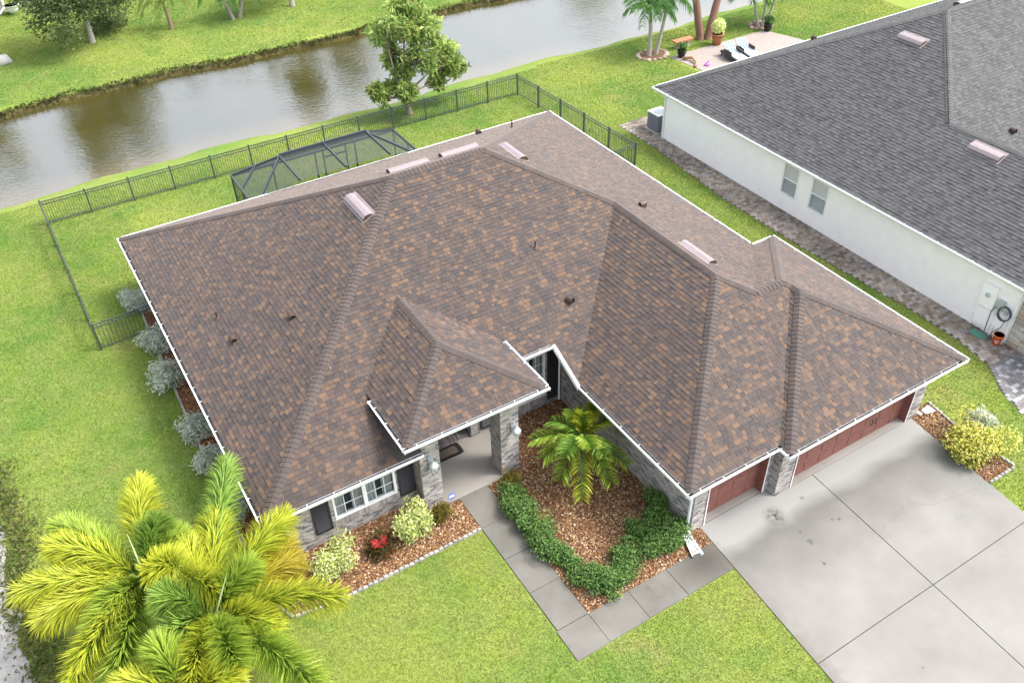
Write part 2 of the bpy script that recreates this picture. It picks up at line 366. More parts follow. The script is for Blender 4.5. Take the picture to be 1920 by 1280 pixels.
# garage floor aprons under the doors
ga = link('garage_apron', None, None, 'structure')
sheet('slab', [(11.3, -4.77), (14.1, -4.77), (14.1, -4.2), (11.3, -4.2)], .034, M['porch'], .06, ga, None)
sheet('slab', [(14.5, -5.12), (20.3, -5.12), (20.3, -4.5), (14.5, -4.5)], .034, M['porch'], .06, ga, None)
# walkway
wk = link('walkway', None, None, 'structure')
yw = [.05, -1.33, -2.68, -4.03, -5.42]
for i in range(4):
    sheet('slab', [(5.88, yw[i] - .008), (6.88, yw[i] - .008), (6.88, yw[i + 1] + .008), (5.88, yw[i + 1] + .008)], .035 + .006 * (i % 2), M['walk'], .08, wk, None)
sheet('slab', [(5.84, -5.43), (6.875, -5.43), (6.875, -6.45), (5.84, -6.45)], .034, M['walk'], .08, wk, None)
xw = [6.88, 8.24, 9.6, 11.12]
for i in range(3):
    x1 = xw[i + 1] - .008; P4 = [(xw[i] + .008, -5.44), (x1 if i < 2 else 11.35, -5.44), (x1 if i < 2 else 11.27, -6.46), (xw[i] + .008, -6.44)]
    sheet('slab', P4, .037 - .004 * (i % 2), M['walk'], .08, wk, None)
sheet('joint_bed', [(5.9, 0), (6.86, 0), (6.86, -5.46), (11.2, -5.46), (11.2, -6.4), (5.9, -6.4)], .006, M['black'], 0, wk, None)
sheet('porch_floor', [(4.9, .05), (7.5, .05), (7.5, .8), (8.15, .8), (8.15, 3.6), (4.9, 3.6)], .05, M['porch'], .1)
# mulch beds
BEDS = {
 'front_bed': [(.3, .75), (4.9, .75), (4.9, .06), (5.86, .04), (5.86, -1.27), (1.2, -1.3), (-.1, -1.1), (-.45, .2), (-.38, 1.0), (.3, 1.)],
 'side_bed': [(-.40, 1.), (.70, 1.), (.70, 16.2), (-.12, 16.2), (-.2, 12.8), (-.26, 9.7), (-.3, 6.9)],
 'courtyard_bed': [(6.90, .04), (7.5, .04), (7.5, .16), (8.15, .16), (8.15, 2.15), (11.05, 2.15), (11.05, -4.5), (11.42, -4.84), (11.33, -5.43), (6.9, -5.42)],
 'driveway_bed': [(20.44, -5.12), (21.5, -4.85), (21.3, -6.2), (21.32, -8.28), (20.1, -8.26)]}
for n, P4 in BEDS.items():
    o = sheet(n, P4, .02, M['mulch'], 0)
    xs_, ys_ = [p[0] for p in P4], [p[1] for p in P4]; A = abs(area(P4)); k = int((max(xs_) - min(xs_)) * (max(ys_) - min(ys_)) * 520)
    X = RNG.uniform(min(xs_), max(xs_), k); Y = RNG.uniform(min(ys_), max(ys_), k); ok = inpoly(X, Y, P4); X, Y = X[ok], Y[ok]
    mb = MB(); cols = [(.21, .105, .042), (.27, .155, .07), (.12, .052, .024), (.33, .22, .125), (.07, .032, .017), (.42, .33, .23), (.18, .08, .035), (.24, .125, .048)]
    if n == 'side_bed': cols = [(.30, .12, .05), (.16, .07, .04), (.38, .20, .09), (.1, .05, .03)]
    for x, y in zip(X, Y):
        a = random.uniform(0, 6.3); r = random.uniform(.022, .048); zz = random.uniform(.0, .03); u = V(math.cos(a), math.sin(a), random.uniform(-.5, .5)) * r; w = V(-math.sin(a), math.cos(a), random.uniform(-.5, .5)) * r * random.uniform(.4, .8)
        c = V(x, y, .025 + zz); mb.add([c - u - w * .6, c + u * .6 - w, c + u + w * .5, c - u * .5 + w, c + V(0, 0, r * .55)], [(0, 1, 4), (1, 2, 4), (2, 3, 4), (3, 0, 4)], random.choice(cols))
    mb.build('wood_chips', M['chip'], o, 'stuff')
def edging(name, label, pts, w=.16):
    t0 = thing(name, label, 'edging', (pts[0][0], pts[0][1], 0))
    for (x0, y0), (x1, y1) in zip(pts[:-1], pts[1:]):
        d = V(x1 - x0, y1 - y0, 0); L = np.linalg.norm(d); d = d / L; p_ = V(-d[1], d[0], 0); k = max(1, int(L / w)); s = L / k
        for i in range(k):
            mb = MB(); o = V(x0, y0, -.02) + d * s * i; hh = random.uniform(.10, .13); jj = random.uniform(-.01, .01); col = random.choice([(.28, .27, .24), (.22, .21, .19), (.33, .31, .28)])
            pr = [(0, 0), (s - .012, 0), (s - .012, hh * .7), (s * .72, hh), (s * .28, hh), (0, hh * .7)]
            P_ = [o + d * a + V(0, 0, b) + p_ * jj for a, b in pr]; P_ += [q + p_ * .075 for q in P_]
            mb.add(P_, [(0, 1, 2, 3, 4, 5), (11, 10, 9, 8, 7, 6)] + [(i2, i2 + 6, (i2 + 1) % 6 + 6, (i2 + 1) % 6) for i2 in range(6)], col).build('edging_stone', M['brick'], t0)
edging('bed_edging', 'scalloped grey edging stones along the front window bed', [(5.86, -1.30), (1.3, -1.33), (0, -1.15), (-.45, -.2)])
edging('bed_edging', 'narrow stone edging of the bed along the fence side wall', [(-.38, 1.2), (-.32, 5.2), (-.29, 6.9), (-.25, 9.7), (-.19, 12.8), (-.11, 16)], .3)
edging('bed_edging', 'low stone edging round the bed beside the driveway', [(21.5, -4.9), (21.32, -6.2), (21.34, -8.3), (20.15, -8.3)])
# sand strip of the shore at far left
pl = [(-40, 40), (-9, 27), (-7.3, 14), (-6.75, 9)] + [(-6.55 + .12 * math.sin(y * 2.3) + .07 * math.sin(y * 5), y) for y in np.arange(8, -14, -.5)] + [(-6.9, -30), (-40, -30)]
sheet('sand_shore', pl, .008, M['sand'])

# neighbour's paver path (individual pavers)
PATH = [(25.55, 18.), (25.5, 15), (24.98, 9.4), (25.0, 4.4), (25.3, -.9), (25.25, -3.4), (24.9, -5.), (24.15, -5.8), (23.75, -7), (23.4, -9.5), (30, -9.5), (30, -7), (26.5, -7), (26.5, 15.6), (28.5, 15.6), (28.5, 18.)]
path = sheet('paver_path', PATH, .012, M['deckg'], 0)
it = []
PATHC = PATH
for j in range(-60, 122):
    y = j * .152
    for i in range(0, 36):
        x = 23.3 + i * .205 + (.1 if j % 2 else 0)
        w = .2; c = V(x + w / 2, y + .075, 0)
        if not inpoly(np.array([c[0]]), np.array([c[1]]), PATHC)[0] or not inview(c, 80): continue
        damp = .62 + .5 * (math.sin(y * .9 + 2) * math.sin(x * 2 + y * .3) * .5 + .5)
        if y < -5: base = random.choice([(.19, .185, .185), (.25, .25, .255), (.14, .135, .14), (.33, .33, .34), (.17, .155, .15)])
        else: base = random.choice([(.24, .19, .15), (.30, .25, .21), (.19, .15, .125), (.27, .24, .22), (.35, .31, .27)])
        base = tuple(round(b * (1 if y < -5 else damp * .95), 2) for b in base)
        it.append(dict(o=V(x, y, .0), u=V(1, 0, 0), v=V(0, 1, 0), n=V(0, 0, 1), a=w - .007, b=.145, c=random.choice((.028, .031, .034)), col=base))
pieces(it, 'paver', M['paver'], path)

# ------------------------------------------------------------------ roofs
H0, MP = 2.62, .4843
SIDE = {'F': (V(1, 0, 0), V(0, 1, 0)), 'R': (V(0, 1, 0), V(-1, 0, 0)), 'B': (V(-1, 0, 0), V(0, -1, 0)), 'L': (V(0, -1, 0), V(1, 0, 0))}
def wingz(w, x, y):
    x0, x1, y0, y1, h, m = w
    d = min(x - x0, x1 - x, y - y0, y1 - y); return h + m * d if d > 0 else -9
def frame(side, e, h, m):
    u, w = SIDE[side]; c = 1 / math.sqrt(1 + m * m); s = m * c
    O = (V(0, e, h) if side in 'FB' else V(e, 0, h)); return O, u, V(w[0] * c, w[1] * c, s), w, c
def slope(side, e, h, m, polys, wings, cols, out, decks, expo=.143, wds=(.10, .13, .16, .18, .20, .24), seed=0):
    rnd = random.Random(seed * 131 + 7); O, u, w3, w, c = frame(side, e, h, m); n = np.cross(u, w3)
    P2 = []
    for poly in polys:
        q = [((V(x, y, 0) - O)[:2] @ u[:2], ((V(x, y, 0) - O)[:2] @ w[:2]) / c) for x, y in poly]
        if area(q) < 0: q = q[::-1]
        q = clip(q, 0, 1, .10 / c)
        if len(q) > 2: P2.append(q)
        decks.append([O + u * s + w3 * t - n * .012 for s, t in q])
    tmax = max(t for q in P2 for s, t in q); smin = min(s for q in P2 for s, t in q); smax = max(s for q in P2 for s, t in q)
    k = 0; t0 = .10 / c
    while t0 < tmax:
        s = smin - rnd.uniform(0, .3); prev = None
        while s < smax:
            wd = rnd.choice(wds); col = rnd.choice(cols)
            if col == prev and rnd.random() < .6: col = rnd.choice(cols)
            prev = col; s0, s1 = s, s + wd; s += wd
            ctr = O + u * (s0 + s1) / 2 + w3 * (t0 + expo / 2)
            if not inview(ctr): continue
            if any(wingz(W_, ctr[0], ctr[1]) > ctr[2] + .10 for W_ in wings): continue
            lift = rnd.choice((.012, .016, .020, .026))
            rect = [(s0 + .003, t0 - .004), (s1 - .003, t0 - .004), (s1 - .003, t0 + expo + .012), (s0 + .003, t0 + expo + .012)]
            A0 = area(rect)
            for q in P2:
                r = clipconv(rect, q); A = area(r) if len(r) > 2 else 0
                if A > .995 * A0:
                    out.append(dict(o=O + u * rect[0][0] + w3 * rect[0][1], u=u, v=w3, n=n, a=wd - .006, b=expo + .016, c=.01, lift=lift, col=col))
                elif A > .0004:
                    N = len(r); lv = lambda t: lift + (.003 - lift) * max(0, min(1, (t - rect[0][1]) / (expo + .016)))
                    B = [O + u * a + w3 * b for a, b in r]; T = [O + u * a + w3 * b + n * lv(b) for a, b in r]
                    out.append(dict(vs=T + B, fs=[tuple(range(N))] + [(i, i + N, (i + 1) % N + N, (i + 1) % N) for i in range(N)], col=col))
        t0 += expo; k += 1
def caps(lines, cols, mat, parent, budget=300):
    """overlapping cap shingles bent over hips and ridges: (p0, p1, n1, n2)"""
    allp = []
    for li, (p0, p1, n1, n2) in enumerate(lines):
        p0, p1 = V(*p0), V(*p1)
        if p0[2] > p1[2] + 1e-6: p0, p1 = p1, p0
        L = np.linalg.norm(p1 - p0); d = (p1 - p0) / L; k = max(1, round(L / .15)); st = L / k
        wv = []
        for nrm in (n1, n2):
            a = unit(np.cross(d, nrm)); a = a if a[2] < 0 else -a; wv.append(a)
        up = unit(V(*n1) + V(*n2)); wd = .165
        meshes = []
        for col in cols:
            mb = MB(); sec = []
            for tt, lf in ((-.006, .048), (st + .05, .026)):
                b = d * tt; top = b + up * (lf + .004)
                for dz in (0, -.022):
                    sec += [b + wv[0] * wd + V(*n1) * (lf + dz - .012), b + wv[0] * wd * .35 + V(*n1) * (lf + dz), top + up * dz, b + wv[1] * wd * .35 + V(*n2) * (lf + dz), b + wv[1] * wd + V(*n2) * (lf + dz - .012)]
            fs = []
            for i in range(4): fs += [(i, i + 1, 11 + i, 10 + i), (5 + i + 1, 5 + i, 15 + i, 16 + i), (i + 1, i, 5 + i, 6 + i), (10 + i, 11 + i, 16 + i, 15 + i)]
            fs += [(0, 10, 15, 5), (4, 9, 19, 14)]
            mb.add(sec, fs, col); m_ = mb.mesh('hip_cap'); m_.materials.append(mat); meshes.append((m_, mb))
        for i in range(k):
            loc = p0 + d * st * i
            if inview(loc): allp.append((pix(loc)[2], loc, random.choice(meshes)))
    allp.sort(key=lambda q: q[0]); rest = MB()
    for i, (w_, loc, (m_, mb)) in enumerate(allp):
        if i < budget: link('hip_cap', m_, parent, None, Matrix.Translation(Vector(loc)))
        else: rest.add([V(*v) + loc for v in mb.v], mb.f, mb.c)
    if rest.v: rest.build('hip_cap_run', mat, parent, 'stuff')
NRM = lambda side, m=MP: unit(np.cross(*[frame(side, 0, 0, m)[i] for i in (1, 2)]))

house = thing('brick_house', 'large single storey grey brick house with brown shingle hip roof and red garage doors', 'house', (10, 6, 0))
roof = MB()
WM = (0, 20.3, 0, 16.8, H0, MP); WG = (10.23, 20.3, -5.33, 11.9, H0, MP); WD = (13.56, 21.38, -5.74, 2.91, H0, MP); WX = (10.23, 21.38, -5.33, 2.91, H0, MP); WP = (4.08, 8.84, -.53, 7, 3.66, MP)
BR = [(0.0428, 0.0301, 0.0259), (0.0478, 0.0323, 0.0269), (0.0543, 0.0356, 0.0284), (0.0312, 0.0241, 0.0235), (0.0262, 0.0208, 0.0212), (0.0363, 0.0262, 0.0235), (0.058, 0.0378, 0.0284), (0.0441, 0.0311, 0.0264), (0.0835, 0.0487, 0.0293), (0.0694, 0.0422, 0.028), (0.0339, 0.0251, 0.0235), (0.0929, 0.0543, 0.0322), (0.0503, 0.0333, 0.0269), (0.0402, 0.0285, 0.025)]
sh, decks = [], []
Z = lambda d, h=H0: h + MP * d
slope('L', 0, H0, MP, [[(0, 0), (8.4, 8.4), (0, 16.8)]], [WG, WD, WP], BR, sh, decks, seed=1)
trap = [(0, 0), (20.3, 0), (11.9, 8.4), (8.4, 8.4)]
f1 = clip(trap, -1, 0, -4.85); f2 = clip(clip(clip(trap, 1, 0, 4.85), -1, 0, -10.23), 0, 1, 1.46); f3 = clip(clip(trap, 1, 0, 10.23), -1, 1, -10.23 - .12)
slope('F', 0, H0, MP, [f1, f2, f3], [WG, WD, WP], BR, sh, decks, seed=2)
slope('B', 16.8, H0, MP, [[(0, 16.8), (8.4, 8.4), (11.9, 8.4), (20.3, 16.8)]], [], BR, sh, decks, seed=3)
slope('R', 20.3, H0, MP, [[(20.3, 5.03), (20.3, 16.8), (11.9, 8.4), (15.27, 5.03)], [(20.3, -5.33), (20.3, 5.03), (15.27, 5.03), (15.27, -.3)]], [WD, WX], BR, sh, decks, seed=4)
slope('L', 10.23, H0, MP, [[(10.23, -5.33), (15.27, -.3), (15.27, 5.03), (10.23, 0)]], [WD], BR, sh, decks, seed=5)
slope('F', -5.33, H0, MP, [[(10.23, -5.33), (16.18, -5.33), (16.18, -1.21), (15.27, -.3)], [(16.18, -5.33), (21.38, -5.33), (17.26, -1.21), (16.18, -1.21)]], [WD], BR, sh, decks, seed=6)
slope('F', -5.74, H0, MP, [[(13.56, -5.74), (21.38, -5.74), (17.47, -1.83)]], [], BR, sh, decks, seed=7)
slope('R', 21.38, H0, MP, [[(21.38, -5.74), (21.38, 2.91), (17.26, -1.21), (17.47, -1.42), (17.47, -1.83)]], [], BR, sh, decks, seed=8)
slope('B', 2.91, H0, MP, [[(21.38, 2.91), (17.26, -1.21), (16.05, -1.21), (20.17, 2.91)]], [WM, WG], BR, sh, decks, seed=9)
slope('L', 13.56, H0, MP, [[(13.56, -5.15), (13.56, -5.74), (17.47, -1.83), (17.47, -1.3)]], [], BR, sh, decks, seed=10)
slope('F', -.53, 3.66, MP, [[(4.08, -.53), (8.84, -.53), (6.46, 1.85)]], [], BR, sh, decks, seed=11)
slope('L', 4.08, 3.66, MP, [[(4.08, -.53), (6.46, 1.85), (6.46, 4.6), (4.08, 2.25)]], [WM], BR, sh, decks, seed=12)
slope('R', 8.84, 3.66, MP, [[(8.84, -.53), (8.84, 2.25), (6.46, 4.6), (6.46, 1.85)]], [WM], BR, sh, decks, seed=13)
for d in decks: roof.add(d, [tuple(range(len(d)))])
ro = roof.build('roof', M['deck'], house)
pieces(sh, 'shingle', M['shingle'], ro)
nF, nR, nB, nL = NRM('F'), NRM('R'), NRM('B'), NRM('L')
P1, P2_, Q1, Q2 = (8.4, 8.4, Z(8.4)), (11.9, 8.4, Z(8.4)), (15.265, 5.035, Z(5.035)), (15.265, -.295, Z(5.035)); Q3, Q4, Q5, VJ = (17.47, -1.83, Z(3.91)), (17.26, -1.21, Z(4.12)), (17.47, -1.42, Z(3.91)), (16.18, -1.21, Z(4.12))
hip = [((.1, .1, Z(.1)), P1, nL, nF), ((.1, 16.7, Z(.1)), P1, nL, nB), (P1, P2_, nF, nB), ((20.2, 16.7, Z(.1)), P2_, nR, nB), (P2_, Q1, nF, nR), (Q1, Q2, nL, nR), ((10.33, -5.23, Z(.1)), Q2, nL, nF),
       (VJ, Q2, nF, nR), (VJ, Q4, nF, nB), ((21.28, -5.64, Z(.1)), Q3, nF, nR), ((13.66, -5.64, Z(.1)), Q3, nF, nL), ((21.28, 2.81, Z(.1)), Q4, nR, nB), (Q3, Q5, nL, nR), (Q5, Q4, nF, nR),
       ((4.18, -.43, Z(.1, 3.66)), (6.46, 1.85, Z(2.38, 3.66)), nF, nL), ((8.74, -.43, Z(.1, 3.66)), (6.46, 1.85, Z(2.38, 3.66)), nF, nR), ((6.46, 1.85, Z(2.38, 3.66)), (6.46, 4.5, Z(2.38, 3.66)), nL, nR)]
caps(hip, [(.046, .034, .030), (.053, .038, .033), (.041, .031, .028)], M['shingle'], ro)

# ------------------------------------------------------------------ gutters, fascia, soffit
def gutter(parent, p0, p1, outw, straps=True, ext=(0, 0), mat=None):
    p0, p1, o = V(*p0) + V(0, 0, .04), V(*p1) + V(0, 0, .04), V(*outw); d = unit(p1 - p0); p0 = p0 - d * ext[0]; p1 = p1 + d * ext[1]; L = np.linalg.norm(p1 - p0); up = V(0, 0, 1)
    prof = [(.03, 0), (.03, -.045), (-.01, -.13), (-.115, -.13), (-.115, -.02), (-.108, -.02), (-.108, -.12), (-.014, -.12), (.012, -.045), (.012, -.008), (-.012, -.008), (-.012, 0)]
    n = len(prof); A = [p0 + o * a + up * b for a, b in prof]; B = [q + d * L for q in A]
    mb = MB().add(A + B, [(i, (i + 1) % n, (i + 1) % n + n, i + n) for i in range(n)], (.78, .79, .8))
    for q in (p0 + d * .004, p1 - d * .004): mb.obox(q - d * .002 - o * .113 - up * .128, d, o, up, .004, .14, .12)
    g = mb.build('gutter', mat or M['white'], parent)
    MB().obox(p0 + d * .006 - o * .104 - up * .118, d, o, up, L - .012, .088, .012).build('leaf_silt', M['silt'], g)
    MB().obox(p0 + d * .006 - o * .1075 - up * .106, d, o, up, L - .012, .003, .075).build('back_silt', M['silt'], g)  # dark debris coating on the gutter's inner back face
    if straps:
        k = max(1, int(L / .75)); m_ = None
        for i in range(k):
            q = p0 + d * (L * (i + .5) / k)
            if not inview(q, 50): continue
            MB().obox(q - o * .108 - up * .006, d, o, up, .015, .125, .008).build('hanger', M['white'], g)
    # fascia board and soffit behind the gutter
    MB().obox(p0 - o * .14 - up * .17, d, o, up, L, .022, .165).build('fascia', M['soffit'], parent)
G = [((0, 0, H0), (0, 16.8, H0), (-1, 0, 0), (0, 0)), ((0, 0, H0), (4.85, 0, H0), (0, -1, 0), (-.118, 0)), ((0, 16.8, H0), (20.3, 16.8, H0), (0, 1, 0), (-.118, -.118)), ((20.3, 2.91, H0), (20.3, 16.8, H0), (1, 0, 0), (-.12, 0)),
     ((20.3, 2.91, H0), (21.38, 2.91, H0), (0, 1, 0), (0, -.118)), ((21.38, -5.74, H0), (21.38, 2.91, H0), (1, 0, 0), (0, 0)), ((13.56, -5.74, H0), (21.38, -5.74, H0), (0, -1, 0), (0, -.118)), ((13.56, -5.74, H0), (13.56, -5.33, H0), (-1, 0, 0), (-.118, 0)),
     ((10.23, -5.33, H0), (13.56, -5.33, H0), (0, -1, 0), (0, 0)), ((10.23, -5.33, H0), (10.23, .0, H0), (-1, 0, 0), (-.118, 0)), ((8.3, 1.36, Z(1.36)), (10.23, 1.36, Z(1.36)), (0, -1, 0), (0, 0)),
     ((4.08, -.53, 3.66), (4.08, 1.85, 3.66), (-1, 0, 0), (-.118, 0)), ((4.08, -.53, 3.66), (8.84, -.53, 3.66), (0, -1, 0), (0, 0)), ((8.84, -.53, 3.66), (8.84, 2.0, 3.66), (1, 0, 0), (-.118, 0))]
for p0, p1, o, e in G: gutter(house, p0, p1, o, True, e)
# raked white fascia beside the courtyard
a, b = V(10.22, -.02, Z(0) - .14), V(10.22, 1.40, Z(1.4) - .14); MB().obox(a, V(0, 1, 0) * 1, V(-1, 0, 0), V(0, 0, 1), .001, .001, .001)
MB().add([a, b, b + V(0, 0, .17), a + V(0, 0, .17)] + [q + V(.09, 0, 0) for q in (a, b, b + V(0, 0, .17), a + V(0, 0, .17))], BOXF).build('rake_fascia', M['white'], house)
sf = MB()
for x0, y0, x1, y1, z in ((.12, .12, .7, 16.7, 2.45), (.7, .12, 4.85, .8, 2.45), (.7, 16.1, 20.2, 16.7, 2.45), (19.6, 2.95, 20.2, 16.1, 2.45), (20.6, -5.0, 21.27, 2.8, 2.45), (13.7, -5.63, 21.27, -5.0, 2.452), (10.35, -5.22, 13.9, -4.7, 2.45), (10.35, -4.7, 11.1, 0, 2.45), (8.3, 1.48, 10.9, 2.3, 3.08), (4.2, -.4, 8.72, 3.2, 3.49), (13.67, -5.6, 14.3, -4.7, 2.447)):
    sf.box(x0, y0, z, x1, y1, z + .02)
sf.build('soffit', M['soffit'], house)

# ------------------------------------------------------------------ brick walls
BC = [(0.3354, 0.3053, 0.2838), (0.3784, 0.3483, 0.3268), (0.2924, 0.2709, 0.258), (0.2494, 0.2365, 0.2365), (0.43, 0.3999, 0.3741), (0.1462, 0.1419, 0.1548), (0.3182, 0.2881, 0.2709), (0.3612, 0.3354, 0.3139), (0.3956, 0.3612, 0.3354), (0.1978, 0.1892, 0.1978)]
allbr = []
def wall(o, u, n, L, Hh, openings=(), thick=.2, brick=True, soldier=()):
    """wall face starts at o, runs along u, faces n; openings are (a0,z0,a1,z1)"""
    o, u, n = V(*o), V(*u), V(*n); up = V(0, 0, 1); xs_ = sorted({0, L, *[q for op in openings for q in (op[0], op[2])]}); mb = MB()
    for a, b in zip(xs_[:-1], xs_[1:]):
        zs = [0]
        ops = sorted([op for op in openings if op[0] <= a + 1e-6 and op[2] >= b - 1e-6], key=lambda q: q[1]); z = 0
        for op in ops:
            if op[1] > z: mb.obox(o + u * a + up * z - n * thick, u, n, up, b - a, thick, op[1] - z)
            z = op[3]
        if z < Hh: mb.obox(o + u * a + up * z - n * thick, u, n, up, b - a, thick, Hh - z)
    w = mb.build('wall', M['mortar'], house)
    if not brick: return w
    bh, bl, g = .071, .215, .012; items = []; k = 0; z = .004
    ops = list(openings) + [(s[0], s[1] - .22, s[2], s[1]) for s in soldier]
    while z + bh < Hh + .02:
        s = -bl / 2 if k % 2 else 0.
        while s < L:
            segs = [(max(0, s), min(L, s + bl - g))]
            for op in ops:
                if z + bh * .6 > op[1] and z + bh * .4 < op[3]:
                    segs = [q for a, b in segs for q in ((a, min(b, op[0])), (max(a, op[2]), b)) if q[1] - q[0] > .03]
            for a, b in segs:
                if b - a > .03: items.append(dict(o=o + u * a + up * z, u=u, v=up, n=n, a=round(b - a, 3), b=bh - g, c=random.choice((.007, .010, .013)), col=random.choice(BC)))
            s += bl
        z += bh; k += 1
    for a0, zt, a1 in soldier:
        s = a0
        while s < a1: items.append(dict(o=o + u * s + up * (zt - .22), u=u, v=up, n=n, a=bh - g, b=.21, c=.035, col=random.choice(BC[:5]))); s += bh
    allbr.append((w, items)); return w
# front room with the double window, side walls, courtyard, garage
wall((.7, .75, 0), (1, 0, 0), (0, -1, 0), 4.3, 2.5, [(1.45, .75, 3.45, 2.12)], soldier=[(1.40, .75, 3.5)])
wall((.7, 16.2, 0), (0, -1, 0), (-1, 0, 0), 15.45, 2.5)
wall((19.7, 16.2, 0), (-1, 0, 0), (0, 1, 0), 19.0, 2.5, brick=False)
wall((19.7, 2.3, 0), (0, 1, 0), (1, 0, 0), 13.9, 2.5, brick=False)
wall((20.7, -5.1, 0), (0, 1, 0), (1, 0, 0), 7.4, 2.5, brick=False)
wall((20.7, 2.3, 0), (-1, 0, 0), (0, 1, 0), 1.2, 2.5, brick=False)
wall((7.5, 2.15, 0), (1, 0, 0), (0, -1, 0), 3.55, 3.05, [(1.0, .5, 2.92, 2.45)], soldier=[(.95, .5, 2.97)])
wall((7.5, 3.6, 0), (0, -1, 0), (-1, 0, 0), 1.45, 3.4)
wall((4.95, 3.4, 0), (1, 0, 0), (0, -1, 0), 2.55, 3.4, [(.9, .05, 2.0, 2.2)])
wall((5.0, .95, 0), (0, 1, 0), (1, 0, 0), 2.5, 3.4)
wall((11.05, 2.15, 0), (0, -1, 0), (-1, 0, 0), 6.93, 2.5)
wall((11.05, -4.78, 0), (1, 0, 0), (0, -1, 0), 3.1, 2.5, [(.52, 0, 2.86, 2.13)])
wall((14.15, -4.58, 0), (0, -1, 0), (-1, 0, 0), .52, 2.5)
wall((14.15, -5.1, 0), (1, 0, 0), (0, -1, 0), 6.55, 2.5, [(.66, 0, 5.94, 2.13)])
# porch step of standing bricks
it = [dict(o=V(5.95 + i * .07, 2.26, .05), u=V(1, 0, 0), v=V(0, 1, 0), n=V(0, 0, 1), a=.06, b=.26, c=.13, col=random.choice([(.14, .12, .12), (.2, .17, .165), (.1, .09, .09)])) for i in range(22)]
stp = MB().box(5.94, 2.27, .05, 7.5, 3.4, .17).build('door_step', M['mortar'], house); pieces(it, 'brick', M['brick'], stp)
# portico columns
def column(x0, y0, s=.65, Hc=3.5):
    c = MB().box(x0 + .01, y0 + .01, 0, x0 + s - .01, y0 + s - .01, Hc).build('column', M['mortar'], house); items = []
    for o, u, n in ((V(x0, y0 + .01, 0), V(1, 0, 0), V(0, -1, 0)), (V(x0 + .01, y0 + s, 0), V(0, -1, 0), V(-1, 0, 0)), (V(x0 + s - .01, y0, 0), V(0, 1, 0), V(1, 0, 0)), (V(x0 + s, y0 + s - .01, 0), V(-1, 0, 0), V(0, 1, 0))):
        z, k = .004, 0
        while z < Hc - .05:
            a = 0; off = .11 if k % 2 else .217
            while a < s - .02:
                b = min(s, a + (off if a == 0 else .217)); items.append(dict(o=o + u * (a + .005) + V(0, 0, z), u=u, v=V(0, 0, 1), n=n, a=round(b - a - .010, 3), b=.060, c=random.choice((.008, .011, .014)), col=random.choice(BC))); a = b
            z += .071; k += 1
    allbr.append((c, items)); return c
colL, colR = column(4.80, .26), column(7.50, .16)
# share the 300 part bricks over all faces, the rest stays one part per wall
flat = sorted([(-(i['a'] * abs(unit(CAM - i['o']) @ i['n'])) / pix(i['o'])[2] ** 2 if unit(CAM - i['o']) @ i['n'] > .15 and inview(i['o'], 0) else 0, id(i)) for w, L in allbr for i in L]); top = {k for s_, k in flat[:300]}
for w, L in allbr:
    pieces([i for i in L if id(i) in top], 'brick', M['brick'], w, 400)
    r_ = MB()
    for i in L:
        if id(i) not in top and unit(CAM - i['o']) @ i['n'] > -.3: pbox(r_, i)
    if r_.v: r_.build('brick_field', M['brick'], w, 'stuff')
# portico beams and white trim
MB().box(5.4, .25, 3.2, 7.55, .8, 3.48).build('portico_beam', M['soffit'], house)
MB().box(4.85, .85, 3.2, 5.3, 3.3, 3.482).build('portico_beam', M['soffit'], house)
MB().box(7.6, .75, 3.2, 8.1, 3.3, 3.482).build('portico_beam', M['soffit'], house)

